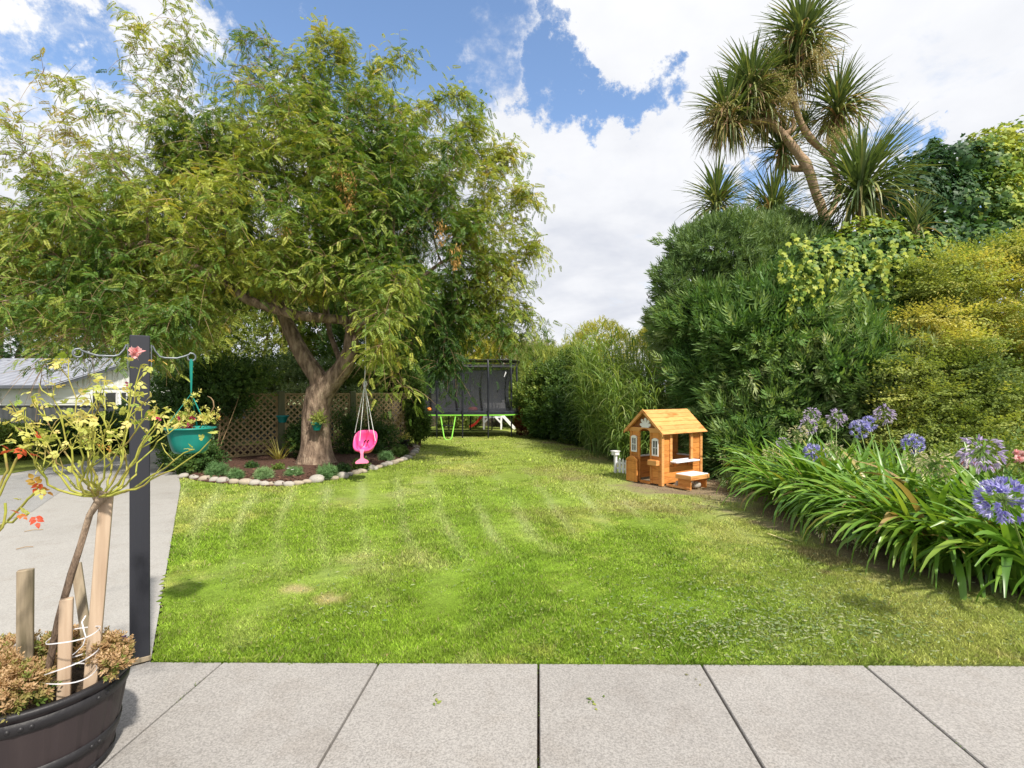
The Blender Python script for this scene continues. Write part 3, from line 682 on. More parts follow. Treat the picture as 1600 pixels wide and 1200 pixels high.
def stems_to(nb, base, targets, r, r0, spread=.15, segs=5):
    for t in targets:
        b0 = np.array(base) + np.append(r.normal(size=2) * spread, 0); t = np.array(t)
        mid = b0 * .5 + t * .5 + np.append(r.normal(size=2) * .12 * np.linalg.norm(t - b0), 0.1)
        s = np.linspace(0, 1, segs + 1)[:, None]; p = (1 - s) ** 2 * b0 + 2 * s * (1 - s) * mid + s * s * t
        ra = np.linspace(r0, r0 * .3, segs + 1)
        nb.sticks(p[:-1], p[1:], ra[:-1], ra[1:], n=5)
SEED = [100]
def plant(name, label, cat, blobs, n, tpl, size, mat, group=None, stem=None, shell=.35, lump=.15, up=.5, jit=.45, out=.8, mean=.45, amp=.22, ns=1.5, level=0.0, face=False,
          back=.35, part='foliage', stempart='stem', base=None, extra=None, r0=.02, inner=.75, top=0.0, sd=.14):
    SEED[0] += 1; r = np.random.default_rng(SEED[0])
    Bc = np.array([b[:3] for b in blobs]); Br = np.array([b[3:6] for b in blobs])
    if base is None: base = (Bc[:, 0].mean(), Bc[:, 1].mean(), 0)
    t = thing(name, label, cat, base, 0, group)
    nb = NB(); P, Nr, D = blob_points(blobs, n, r, shell, lump, back=back, seed=SEED[0], inner=inner)
    z0, z1 = P[:, 2].min(), P[:, 2].max()
    tn = tints(P, r, ns, amp, mean, sd, SEED[0]) 
    if top: tn = np.clip(tn + top * ((P[:, 2] - z0) / (z1 - z0 + .01) - .5), 0, 1)   # young growth at the top
    foliage(nb, T_[tpl] if isinstance(tpl, str) else tpl, P, Nr, r, size, out, up, jit, tn, level, face)
    if extra: extra(nb, r, P, Nr)
    nb.build(part, M[mat], t)
    sb = NB(); tg = [tuple(c + np.array([0, 0, q[2] * .2])) for c, q in zip(Bc, Br)]
    stems_to(sb, base, tg * 2 if len(tg) < 4 else tg, r, r0, min(.15, .3 * Br[:, :2].min()))
    sb.build(stempart, M[stem or 'twig'], t)
    return t
def B(px, py, Y, rx, ry=None, rz=None):
    p = at(px, py, Y); return (p.x, p.y, p.z, rx, ry or rx, rz or rx)

# ---- the big locust tree with the swing
def grow(attr, starts, step=.24, kill=.38, infl=2.4, maxit=90, tropism=(0, 0, .0), seed=1):
    r = np.random.default_rng(seed); nodes = [np.array(p, float) for p, _ in starts]; par = [q for _, q in starts]
    P = np.array(nodes); A = attr.copy(); d = np.linalg.norm(A[:, None] - P[None], axis=2); near = d.argmin(1); nd = d.min(1)
    for it in range(maxit):
        act = nd < infl if it > 12 else nd < 6
        if not act.any(): break
        idx = near[act]; v = unit(A[act] - P[idx]); acc = np.zeros_like(P); np.add.at(acc, idx, v)
        u = np.unique(idx); dirs = unit(acc[u] + r.normal(size=(len(u), 3)) * .28 + np.array(tropism)); new = P[u] + dirs * step
        n0 = len(P); P = np.concatenate([P, new]); par += list(u)
        d = np.linalg.norm(A[:, None] - new[None], axis=2); m = d.min(1); am = d.argmin(1)
        b_ = m < nd; near[b_] = n0 + am[b_]; nd[b_] = m[b_]
        k = nd > kill; A, near, nd = A[k], near[k], nd[k]
        if len(A) == 0: break
    return P, np.array(par)
def radii(P, par, tip=.007, e=2.35, cap=.5):
    n = len(P); acc = np.zeros(n); kids = [[] for _ in range(n)]
    for i in range(n - 1, -1, -1):
        if acc[i] == 0: acc[i] = tip ** e
        if par[i] >= 0: acc[par[i]] += acc[i]; kids[par[i]].append(i)
    return np.minimum(acc ** (1 / e), cap), kids
def branch_mesh(mb, P, par, R, kids, rmin=0, skip=0):
    n = len(P); done = set()
    for i in range(n):
        for k_, c in enumerate(sorted(kids[i], key=lambda q: -R[q])):
            if k_ == 0 and par[i] >= 0: continue
            chain = [i, c]
            while kids[chain[-1]]: chain.append(max(kids[chain[-1]], key=lambda q: R[q]))
            pts = [P[j] for j in chain]; rr = [min(R[c] * 1.0, R[i])] + [R[j] for j in chain[1:]]
            if rr[1] < rmin: continue
            rr[-1] *= .5; nn = 12 if rr[1] > .15 else 8 if rr[1] > .05 else 5 if rr[1] > .02 else 3
            mb.tube(pts, rr, nn, cap=False)
r = np.random.default_rng(42)
TB = Vector((-4.2, 11.0, 0))
tree = thing('locust_tree', 'large spreading tree with a thick forked trunk and feathery leaves, growing from the mulched bed', 'tree', TB)
crown = [B(90, 420, 9.3, 2.1, 1.9, 1.05), B(-60, 400, 9.8, 2.0, 1.9, 1.3), B(235, 320, 10.6, 1.9, 1.8, 1.2), B(350, 250, 11.2, 1.2, 1.4, 1.0),
         B(470, 250, 11.2, 1.9, 2.0, 1.6), B(595, 225, 11.6, 1.35, 1.6, 1.15), B(655, 300, 11.3, 1.9, 1.9, 1.5), B(735, 395, 11.2, .9, 1.3, 1.0),
         B(715, 455, 11.2, 1.45, 1.7, .9), B(400, 375, 10.3, 2.4, 1.9, 1.3), B(560, 400, 9.9, 1.5, 1.2, .9), B(330, 480, 9.8, 1.8, 1.5, .75), B(180, 500, 9.4, 1.6, 1.3, .75),
         B(640, 505, 11.6, 1.3, 1.3, .7), B(85, 500, 9.0, .8, .8, .5), B(440, 330, 12.8, 3.0, 1.6, 2.2), B(200, 410, 12.2, 3.0, 1.6, 1.4), B(560, 335, 10.4, 1.6, 1.2, 1.2), B(470, 415, 10.0, 1.3, 1.0, .65), B(605, 445, 10.0, .9, .8, .7)]
Bc = np.array([b[:3] for b in crown]); Br = np.array([b[3:6] for b in crown])
k = r.choice(len(crown), 5200, p=np.prod(Br, 1) / np.prod(Br, 1).sum()); d = unit(r.normal(size=(5200, 3))) * (r.uniform(0, 1, (5200, 1)) ** .28)
A = Bc[k] + d * Br[k]; A = A[sn(A, 1.2, 77) > np.where(A[:, 2] > 5.2, -.22, -.5)]
k = r.choice([-3, -2, -1], 1100, p=[.5, .3, .2]) - 0; k = len(crown) + k
A = np.concatenate([A, Bc[k] + unit(r.normal(size=(1100, 3))) * (r.uniform(0, 1, (1100, 1)) ** .35) * Br[k]])
A = A[~((np.abs(A[:, 0] + 4.1) < 1.3) & (A[:, 2] < 3.0) & (A[:, 1] < 11.6))]
def pxl(pts): return [at(*p) for p in pts]
trunk = [(-4.2, 11, 0), (-4.22, 11, .35), (-4.22, 11, .8), (-4.2, 11, 1.2), (-4.13, 11, 1.55)]
L1 = pxl([(497, 590, 11), (476, 560, 11), (462, 535, 11), (450, 508, 11), (436, 478, 11), (415, 445, 11), (390, 405, 11.1), (360, 360, 11.1)])
L2 = pxl([(516, 598, 11), (536, 575, 10.95), (548, 548, 10.9), (550, 520, 10.9), (560, 480, 11), (580, 440, 11.1), (600, 390, 11.2), (615, 340, 11.3)])
L3 = pxl([(538, 500, 10.8), (505, 497, 10.5), (465, 493, 10.2), (425, 482, 10), (385, 468, 9.9), (345, 440, 9.8), (290, 410, 9.7), (230, 380, 9.6)])
L4 = pxl([(530, 560, 11.2), (515, 520, 11.5), (508, 470, 11.7), (500, 410, 11.8), (490, 350, 11.8), (480, 290, 11.7)])
L5 = pxl([(585, 500, 10.6), (615, 470, 10.4), (650, 440, 10.5), (690, 410, 10.8)])
starts = []
def chain(pts, parent):
    for p in pts: starts.append((tuple(p), parent)); parent = len(starts) - 1
    return parent
chain(trunk, -1); fork = 4; chain(L1, fork); i2 = len(starts); chain(L2, fork); i3 = len(starts)
chain(L3, i2 + 3); chain(L4, i2 + 1); chain(L5, i2 + 3)
i6 = len(starts); chain(pxl([(548, 508, 10.2), (562, 506, 9.5), (571, 503, 9.0), (590, 488, 8.5)]), i2 + 3)      # the limb the swing hangs from
nstart = len(starts)
P, par = grow(A, starts, seed=3)
# long whippy shoots above and beside the crown
shoots = [[(300, 260, 10.8), (285, 170, 10.6), (278, 90, 10.4), (272, -5, 10.2)], [(330, 330, 10.5), (270, 200, 10.3), (215, 120, 10.1), (222, 30, 10.0)], [(330, 270, 10.6), (230, 200, 10.3), (150, 160, 10.0), (75, 118, 9.8)],
          [(100, 345, 9.5), (60, 270, 9.3), (35, 225, 9.2), (8, 172, 9.1)], [(390, 260, 11), (375, 170, 11), (395, 110, 11), (380, 62, 10.9)], [(420, 260, 11), (430, 160, 11), (425, 95, 11), (405, 55, 11)],
          [(480, 220, 11.2), (500, 140, 11.2), (505, 90, 11.2), (500, 50, 11.2)], [(520, 230, 11.3), (545, 150, 11.4), (540, 100, 11.4), (530, 65, 11.4)], [(590, 240, 11.4), (585, 160, 11.4), (580, 110, 11.4), (632, 85, 11.4)],
          [(630, 240, 11.5), (660, 180, 11.5), (690, 150, 11.5), (728, 150, 11.5)], [(720, 360, 11.2), (760, 300, 11.2), (790, 250, 11.2), (812, 240, 11.2)], [(760, 420, 11.2), (810, 370, 11.2), (830, 320, 11.2), (842, 300, 11.2)],
          [(740, 450, 11.2), (800, 430, 11.2), (840, 400, 11.2), (858, 385, 11.2)], [(720, 480, 11.3), (790, 470, 11.2), (830, 480, 11.2), (850, 500, 11.2)], [(700, 500, 11.2), (760, 500, 11.1), (800, 510, 11.1), (822, 530, 11.1)],
          [(250, 330, 10.5), (170, 260, 10.2), (120, 215, 10.1), (100, 190, 10)], [(200, 360, 10), (120, 300, 9.8), (60, 250, 9.6), (0, 240, 9.4)],           [(600, 500, 10.2), (612, 545, 10.0), (618, 580, 9.9), (625, 600, 9.9)], [(690, 520, 11), (700, 540, 11), (706, 560, 11), (700, 575, 11)], [(450, 250, 10.9), (455, 170, 10.8), (470, 120, 10.8), (440, 85, 10.8)],
          [(250, 240, 10.5), (240, 150, 10.3), (255, 100, 10.3), (300, 50, 10.3)], [(160, 500, 8.8), (90, 540, 8.6), (70, 560, 8.6), (66, 585, 8.6)], [(300, 480, 8.9), (260, 500, 8.7), (225, 520, 8.6), (215, 545, 8.6)],
          [(670, 300, 11), (720, 240, 11), (740, 210, 11), (735, 190, 11)], [(620, 430, 9.0), (608, 480, 8.8), (600, 520, 8.7), (585, 560, 8.7)]]
shoot_lines = []
for s in shoots:
    s = [(x_ - .35 * max(0, x_ - 770), y_, d_) for x_, y_, d_ in s]; p = np.array([tuple(q) for q in pxl(s)]); j = int(np.linalg.norm(P - p[0], axis=1).argmin()); pts = []
    C = [P[j]] + list(p); n = 20
    C = np.array(C); tt = np.linspace(0, len(C) - 1, n)
    for t_ in tt[1:]:
        i_ = min(int(t_), len(C) - 2); f = t_ - i_; a0 = C[max(i_ - 1, 0)]; a1 = C[i_]; a2 = C[i_ + 1]; a3 = C[min(i_ + 2, len(C) - 1)]
        q = .5 * ((2 * a1) + (-a0 + a2) * f + (2 * a0 - 5 * a1 + 4 * a2 - a3) * f * f + (-a0 + 3 * a1 - 3 * a2 + a3) * f ** 3)
        pts.append(q + r.normal(size=3) * .04)
    n0 = len(P); P = np.concatenate([P, np.array(pts)]); par = np.concatenate([par, [j] + list(range(n0, n0 + len(pts) - 1))]); shoot_lines.append((n0, len(pts)))
order = np.argsort(np.where(par < 0, -1, 0), kind='stable')
R, kids = radii(P, par, .0075, 2.3, .34)
hand = {0: .33, 1: .29, 2: .275, 3: .275, 4: .30}
for i_, v in hand.items(): R[i_] = v
for j_, v in enumerate([.195, .175, .16, .14, .125, .11, .09, .07]): R[5 + j_] = max(R[5 + j_] * .8, v)
for j_, v in enumerate([.225, .195, .165, .14, .115, .10, .085, .07]): R[i2 + j_] = max(R[i2 + j_] * .8, v)
for j_, v in enumerate([.10, .105, .10, .095, .09, .08, .075, .065]): R[i3 + j_] = v
R = np.minimum(R, .54)
for j_, v in enumerate([.055, .05, .045, .03]): R[i6 + j_] = v
mb = MB(); branch_mesh(mb, P, par, R, kids, .0085)
# gnarled trunk with a flared foot
Vt = []; nz, na = 26, 40
mbt = MB()
for a in range(nz):
    z = a / (nz - 1) * 1.5; rb = .285 + .19 * math.exp(-z / .25) - .12 * max(0, z - 1.15); cxx = -4.22 + .05 * max(0, z - .9)
    for b_ in range(na):
        th = 2 * PI * b_ / na; q = 1 + .09 * math.exp(-z / .3) * math.sin(5 * th + 1) + .035 * math.sin(3 * th + z * 2) + .02 * math.sin(11 * th + z * 3) + .012 * math.sin(23 * th + z * 5)
        Vt.append((cxx + rb * q * math.cos(th), 11 + rb * q * math.sin(th) * .92, z))
mbt.add(Vt, [(a * na + b_, a * na + (b_ + 1) % na, (a + 1) * na + (b_ + 1) % na, (a + 1) * na + b_) for a in range(nz - 1) for b_ in range(na)], True)
Mt = mbt.build('trunk', M['bark'], tree)
mb.build('limbs', M['bark'], tree)
# twigs and fronds
dirn = np.zeros_like(P); ok = par >= 0; dirn[ok] = unit(P[ok] - P[par[ok]])
leaf = np.where((R < .022) & (np.arange(len(P)) >= nstart))[0]
tip = np.array([i_ for i_ in leaf])
nt_ = 7; base = np.repeat(P[tip], nt_, 0); dd = np.repeat(dirn[tip], nt_, 0)
n = len(base); D = unit(dd * .55 + r.normal(size=(n, 3)) * .65 + np.array([0, 0, .12])); Lg = r.uniform(.25, .75, n)
ns = 6; t = np.linspace(0, 1, ns + 1)
TW = base[:, None] + D[:, None] * (t[None, :, None] * Lg[:, None, None]) + np.array([0, 0, -1.]) * (t ** 2)[None, :, None] * (Lg * r.uniform(.15, .75, n))[:, None, None]
nb = NB()
sub = r.uniform(0, 1, n) < .55
for s in range(ns): nb.sticks(TW[sub, s], TW[sub, s + 1], .0055 - .0006 * s, .0049 - .0006 * s, r.uniform(0, 1, sub.sum()))
nb.build('twigs', M['twig'], tree)
fp, fd = [], []
for s in range(1, ns + 1):
    p = TW[:, s]; tn = unit(TW[:, s] - TW[:, s - 1]); side = unit(np.cross(tn, np.array([0, 0, 1.])) + 1e-6)
    sg = 1 if s % 2 else -1; k = r.uniform(0, 1, n) < .82
    fp.append(p[k]); fd.append(unit(tn * .6 + side * sg * .8 + np.array([0, 0, -.25]) + r.normal(size=p.shape) * .3)[k])
for n0, ln in shoot_lines:             # fronds straight on the shoots
    for q in range(4, ln):
        c = P[n0 + q]; m = 2 + (q > ln - 6) * 3
        if q < ln - 5 and r.uniform() < .25: continue
        fp.append(c + r.normal(size=(m, 3)) * .07); fd.append(unit(r.normal(size=(m, 3)) * .8 + np.array([0, 0, -.35])))
fp = np.concatenate(fp); fd = np.concatenate(fd)
kk = ~((np.abs(fp[:, 0] + 4.15) < 1.15) & (fp[:, 1] < 11.6) & (fp[:, 2] < 3.5) & (r.uniform(0, 1, len(fp)) < .86)) & ~((fp[:, 2] < 1.95) & (fp[:, 0] < -3) & (r.uniform(0, 1, len(fp)) < .9)) & ~((fp[:, 2] < 2.75) & (fp[:, 0] < -6.6) & (fp[:, 1] < 11.5) & (r.uniform(0, 1, len(fp)) < .8))
kk &= ~((fp[:, 0] < -4.6) & (fp[:, 2] > 5.6) & (sn(fp, 1.5, 91) > -.25) & (r.uniform(0, 1, len(fp)) < .62))
kk &= ~((fp[:, 0] > -3.3) & (fp[:, 0] < -1.9) & (fp[:, 2] < 2.1) & (r.uniform(0, 1, len(fp)) < .8))
fp = fp[kk]; fd = fd[kk]; n = len(fp)

zz_ = (fp[:, 2] - 2) / 7; tn = np.clip(.40 + .24 * sn(fp, 1.1, 5) + .14 * sn(fp, 4, 6) + .13 * r.normal(size=n) + .16 * (sn(fp, .5, 8) > .5) + .12 * np.clip(zz_, 0, 1), 0, .95)  # frond tint also rises with height, painting highlights into the upper crown
br = (sn(fp, 2.2, 15) > 1.9); tn[br] = 1.0
nb = NB(); nb.scatter(T_['frond'], fp, frames(fd, roll=r.normal(0, .6, n)), r.uniform(.12, .225, n), tn); nb.build('crown', M['locust'], tree)
# the dry seed tassels
for i_, (px, py, Y, l) in enumerate([(545, 270, 9.6, .75), (530, 255, 9.7, .5), (712, 380, 9.9, .5), (690, 345, 10, .5), (440, 355, 9.2, .15)]):
    c = np.array(at(px, py, Y)); m = int(110 * l / .5); nb = NB(); z = r.uniform(0, 1, m); rad = .09 * (1 - z * .6)
    p = c + np.stack([r.normal(size=m) * rad, r.normal(size=m) * rad, -z * l], -1)
    nb.scatter(one_leaf(1, .45, .3, 1), p, frames(np.stack([r.normal(size=m) * .4, r.normal(size=m) * .4, -np.ones(m)], -1), roll=r.uniform(-3, 3, m)), r.uniform(.04, .09, m), r.uniform(.3, 1, m))
    nb.build('seed_tassel', foliage_mat('tassel%d' % i_, [(0, (.35, .18, .06)), (1, (.62, .40, .14))], .3, .8), tree)

# ---- trees and bushes far behind, left to right
bgx = 'trees behind the lattice fence and garden'
plant('dark_tree', 'dark evergreen at the left edge, rising behind the grey roofed house', 'tree', [B(-40, 520, 30, 5, 3, 3), B(60, 500, 30, 4.5, 3, 3.2), B(20, 450, 31, 4, 3, 3)], 5000, 'sprig', 1.6, 'dark', bgx, r0=.2, part='crown', stempart='trunk')
plant('dark_tree', 'dark green tree standing beyond the house gable, left of the locust trunk', 'tree', [B(180, 530, 29, 4, 3, 3), B(240, 480, 29, 3.5, 3, 3.2)], 4500, 'sprig', 1.6, 'dark', bgx, r0=.2, part='crown', stempart='trunk')
plant('leafy_tree', 'bright green leafy tree seen through the fork of the large trunk', 'tree', [B(330, 520, 19, 2.3, 2, 2.0), B(420, 530, 19, 1.9, 2, 1.9), B(400, 450, 19.5, 2.4, 2, 1.6), B(520, 510, 19.5, 2.1, 2, 2.2)], 9000, 'sprig', 1.3, 'mid', bgx, r0=.12, part='crown', stempart='trunk', mean=.62)
plant('dark_shrub', 'tall dark shrub between the large trunk and the trampoline', 'shrub', [B(600, 540, 17, 1.7, 1.2, 1.7), B(580, 450, 17.5, 1.8, 1.3, 1.6), B(650, 540, 19.5, 1.4, 1, 1.5), B(640, 470, 18.5, 1.4, 1.2, 1.2)], 8000, 'sprig', 1.1, 'dark', bgx, r0=.1, mean=.55)
plant('leafy_bush', 'rounded pale flecked bush peeping over the lattice beside the forked trunk', 'bush', [B(450, 590, 15.2, .9, .6, .55), B(400, 600, 15, .8, .6, .5), B(500, 595, 15.4, .7, .6, .5)], 2600, 'oval', 1.0, 'willow', None, mean=.6)
plant('leafy_bush', 'leafy green bush showing above the lattice right of the trunk', 'bush', [B(590, 598, 15.8, .8, .5, .5), B(545, 600, 15.8, .7, .5, .5), B(630, 595, 16, .5, .5, .5)], 2600, 'oval', 1.1, 'mid', None, mean=.5)
plant('yellow_tree', 'yellow leaved tree behind the trampoline net', 'tree', [B(755, 530, 27, 1.6, 1.5, 1.0), B(720, 560, 27, 1.6, 1.5, 1.2), B(700, 520, 28, 1.6, 1.4, 1.1)], 3200, 'sprig', 1.4, 'gold', bgx, r0=.1, part='crown', stempart='trunk', mean=.4, amp=.35)
plant('olive_tree', 'dull olive brown tree with sparse tops behind the trampoline', 'tree', [B(790, 575, 30, 1.9, 1.8, 1.6), B(830, 575, 30, 1.8, 1.6, 1.4), B(800, 620, 29, 2.0, 1.5, 2.0), B(750, 610, 29, 2, 1.5, 2)], 4500, 'willow', 1.7, 'dry', bgx, r0=.12, part='crown', stempart='trunk', mean=.42, amp=.3)
plant('olive_tree', 'pale olive feathery tree right of the trampoline poles', 'tree', [B(860, 590, 24, 1.7, 1.5, 1.3), B(840, 630, 23, 1.4, 1.3, 1.4), B(895, 580, 25, 1.2, 1.3, 1.1)], 4500, 'willow', 1.5, 'mid', bgx, r0=.1, part='crown', stempart='trunk', mean=.55, amp=.3)
plant('golden_tree', 'round golden yellow tree rising above the tall reeds', 'tree', [B(940, 525, 28, 1.25, 1.2, .75), B(915, 545, 28, 1.1, 1, .8), B(965, 545, 28, 1.1, 1, .8), B(895, 565, 28, 1.0, 1, .8), B(940, 590, 28, 2.4, 1.2, 1.5)], 3600, 'sprig', 1.0, 'gold', bgx, r0=.1, part='crown', stempart='trunk', mean=.55, amp=.3, shell=.5)
plant('golden_tree', 'small golden yellow tree showing between the reeds and the dark buddleia', 'tree', [B(1030, 530, 22, .9, .8, .55), B(1050, 560, 22, .9, .8, .9)], 1500, 'sprig', 1.0, 'gold', bgx, r0=.08, part='crown', stempart='trunk', mean=.5)
plant('slender_sapling', 'thin sparse sapling poking above the skyline between the trampoline and the golden tree', 'sapling', [B(855, 535, 24, .25, .2, .55), B(848, 560, 24, .3, .3, .3)], 110, 'sprig', 1.1, 'mid', None, r0=.03, mean=.4, shell=.8)
def bare(nb, r):
    base = np.array(at(770, 600, 32)); 
    for k in range(40):
        a = base + np.array([r.normal() * .9, 0, r.uniform(0, 1)]); 
        nb.sticks(a[None], (a + np.array([r.normal() * .8, r.normal() * .3, r.uniform(1.0, 2.9)]))[None], .02, .006)
t = thing('bare_tree', 'leafless grey tree top showing above the olive trees behind the trampoline', 'tree', (at(770, 600, 32).x, 32, 0)); nb = NB(); bare(nb, r)
nb.sticks(np.array([[at(770, 600, 32).x, 32, 0.]]), np.array([tuple(at(770, 600, 32))]), .12, .05, n=6); nb.build('branches', M['twig'], t)
plant('red_bush', 'rusty red bush at the lawn end, right of the trampoline', 'bush', [B(822, 662, 18.8, .38, .4, .38), B(828, 645, 19.2, .35, .4, .45), B(845, 665, 19, .35, .35, .3)], 1500, 'oval', .9, 'redbush')
plant('dark_shrub', 'dark evergreen bush with yellow green top, between the red bush and the reeds', 'shrub', [B(862, 655, 17.6, .8, .8, .8), B(850, 620, 18.2, .8, .8, .9), B(890, 650, 16.8, .8, .9, .9), B(895, 610, 17.6, 1.0, .9, 1.0), B(925, 665, 15.6, .7, .7, .7)], 7500, 'oval', 1.35, 'dark', None, mean=.55, top=.55, lump=.25)
plant('low_weeds', 'low leafy weeds along the lawn edge below the dark bush and reeds', 'weeds', [B(846, 678, 18, .35, .3, .15), B(905, 683, 15.8, .5, .3, .3), B(935, 690, 14.6, .45, .35, .3), B(960, 702, 13.4, .35, .3, .3), B(975, 715, 12, .3, .3, .25)], 1800, 'oval', .9, 'mid', None, mean=.4)

# ---- reeds
def reeds(name, label, x0, x1, y0, y1, n, hmin, hmax, mat='reed', seed=1):
    r = np.random.default_rng(seed); t = thing(name, label, 'reeds', ((x0 + x1) / 2, (y0 + y1) / 2, 0))
    bx = r.uniform(x0, x1, n); by = r.uniform(y0, y1, n); h = r.uniform(hmin, hmax, n); h *= 1 - .25 * np.clip((by - y1) / (y0 - y1), 0, 1)
    az = PI + r.normal(0, .9, n) - .2; lean = r.uniform(.05, .35, n)
    tipp = np.stack([bx + np.cos(az) * lean * h * .6, by + np.sin(az) * lean * h * .6, h], -1); base = np.stack([bx, by, np.zeros(n)], -1)
    nb = NB(); nb.sticks(base, tipp, .012, .006); nb.build('stem', M['stalk'], t)
    k = 13; s = np.tile(np.linspace(.18, 1, k), n) + r.normal(0, .02, n * k); Bp = np.repeat(base, k, 0); Tp = np.repeat(tipp, k, 0)
    P0 = Bp + (Tp - Bp) * s[:, None]; m = len(P0)
    nb = NB(); nb.ribbons(P0, r.uniform(0, 2 * PI, m) * .75 + PI * .65, r.uniform(.5, 1.35, m), r.uniform(1.0, 2.6, m), r.uniform(.45, .95, m), r.uniform(.018, .038, m), 6, np.clip(.45 + .2 * sn(P0, 1.2, 3) + .18 * r.normal(size=m), 0, 1), taper=.3)
    nb.build('foliage', M[mat], t); return t
reeds('reed_clump', 'tall arching green reeds behind the playhouse, left of the buddleia', 2.0, 4.6, 12.2, 15.5, 330, 2.1, 3.6, seed=11)
reeds('reed_clump', 'shorter pale reeds at the front of the tall reed bed, nearest the white picket fence', 2.3, 3.4, 11.0, 12.4, 110, 1.3, 2.4, seed=12)

# ---- buddleia hedge, ivy, ochre shrub
plant('buddleia', 'big dark green buddleia with drooping pointed leaves, filling the border behind the playhouse', 'shrub',
      [B(1135, 620, 10.8, .85, .9, 1.0), B(1125, 525, 11.2, .9, 1.0, 1.05), B(1150, 690, 10.4, .7, .7, .7), B(1200, 560, 10.6, 1.35, 1.2, 1.25), B(1220, 660, 10.0, 1.1, 1.0, .85), B(1310, 610, 9.9, 1.25, 1.2, .95),
       B(1330, 560, 10.4, 1.2, 1.1, .75), B(1390, 640, 9.3, 1.0, .9, .85), B(1200, 490, 11.3, 1.1, 1.0, .85), B(1410, 590, 10, 1.0, 1, .8), B(1170, 715, 9.6, .6, .5, .5)], 15500, 'lance', 1.28, 'budd', None, mean=.60, r0=.05, shell=.5, up=.12, jit=.38, out=.95, lump=.3, ns=1.6, amp=.26, sd=.17)
plant('willow_shrub', 'grey green willowy shrub top, just left below the leaning cabbage trees', 'shrub',
      [B(1110, 400, 11.9, .95, .9, .75), B(1160, 385, 12.2, 1.1, .9, .7), B(1085, 450, 11.8, .8, .8, .8), B(1200, 420, 12, 1.2, 1, .9), B(1230, 375, 12.6, .9, .8, .55), B(1065, 500, 11.6, .6, .7, .7), B(1145, 460, 11.9, 1.0, .9, .9)], 7500, 'lance', .85, 'willow', None, r0=.05, up=.45, jit=.5, shell=.45, lump=.3, out=.9, mean=.45)
plant('reed_sprig', 'single reed top sticking out sideways from the left side of the willowy shrub', 'reed', [B(1040, 488, 11.7, .14, .12, .06)], 16, tpl_sprig(6, .38, .03, .2, .35, 2, .6), 1.0, 'reed', None, out=.2, up=0, jit=.2, shell=.9, base=(3.9, 11.9, 0), r0=.01)
def trails(nb, r, P, Nr):
    for k in range(24):
        px = r.uniform(1215, 1430); c = np.array(at(px, r.uniform(365, 440) + (px - 1215) * .1, r.uniform(9.4, 10.0))); m = int(r.integers(14, 40)); z = np.linspace(0, 1, m)
        l = r.uniform(.5, 1.5); p = c + np.stack([.12 * np.sin(z * 4 + k), -.25 + r.normal(0, .03, m), -z * l], -1)
        nb.scatter(T_['ivy'], p, frames(np.stack([r.normal(0, .4, m), r.normal(0, .3, m) - .3, -np.ones(m)], -1), np.tile(np.array([[0, -1., .3]]), (m, 1)) + r.normal(0, .3, (m, 3))), r.uniform(.6, 1.1, m), np.clip(r.normal(.82, .12, m), 0, 1))
plant('ivy_mound', 'dark glossy ivy with lime trailing tips, hanging below the fan of cabbage tree leaves', 'ivy',
      [B(1285, 415, 10.6, .85, .8, .6), B(1350, 395, 10.8, 1.0, .8, .7), B(1355, 460, 10.2, 1.1, .8, .75), B(1415, 440, 10.6, 1.0, .8, .9), B(1400, 520, 9.9, .8, .7, .65), B(1295, 470, 10.3, .75, .7, .6)], 11000, 'ivy', 1.0, 'ivy', None, face=True, shell=.3, lump=.22, mean=.34, amp=.28, ns=1.6, extra=trails, r0=.05, top=.15)
plant('ivy_tree', 'tree smothered in bright and dark ivy, top right behind the ochre shrub', 'tree',
      [B(1440, 290, 13, .75, .8, .75), B(1480, 260, 13.2, .8, .8, .6), B(1470, 330, 13, 1.1, 1, 1.0), B(1530, 270, 13.2, .9, .9, .7), B(1520, 340, 13, 1.1, 1, .9), B(1580, 245, 13.4, .7, .8, .6), B(1410, 330, 12.8, .9, .9, .9), B(1550, 225, 13.4, .5, .6, .35), B(1460, 232, 13.4, .16, .16, .3),
       B(1440, 400, 12.8, 1.2, 1, 1.0), B(1510, 410, 12.4, 1.1, 1, .8), B(1560, 370, 12.6, 1.0, .9, .8), B(1600, 300, 13.2, .8, .8, .9), B(1570, 310, 13.4, .6, .6, .5)], 19000, 'ivy', 1.05, 'ivy', None, face=True, shell=.35, lump=.28, mean=.52, amp=.38, ns=1.3, r0=.15, part='crown', stempart='trunk', top=.3, base=(9.3, 13.4, 0))
def layered(px, py, Y, w, k, rz=.16):
    out = []
    for i in range(k): out.append(B(px + random.uniform(-w, w), py + i * 26 - k * 13, Y + random.uniform(-.4, .4), random.uniform(.5, .85), .7, rz))
    return out
random.seed(5)
och = []
for px, py, Y in [(1475, 420, 9.2), (1560, 405, 9.4), (1600, 395, 9.2), (1480, 450, 9.0), (1540, 440, 9.3), (1620, 450, 9.2), (1450, 500, 8.9), (1500, 480, 8.7), (1570, 490, 8.8), (1480, 540, 8.5), (1550, 530, 8.6), (1620, 520, 8.8), (1440, 580, 8.4),
                   (1500, 580, 8.2), (1560, 570, 8.2), (1620, 590, 8.4), (1450, 620, 8.1), (1510, 615, 8.0), (1570, 620, 8.0), (1470, 660, 7.8), (1530, 655, 7.8), (1600, 660, 7.8), (1640, 630, 8), (1500, 700, 7.4), (1570, 700, 7.4), (1440, 690, 7.8)]:
    och.append(B(px, py, Y, random.uniform(.40, .72), .7, random.uniform(.10, .19)))
och.append(B(1570, 560, 9.9, 1.0, .6, 1.2))
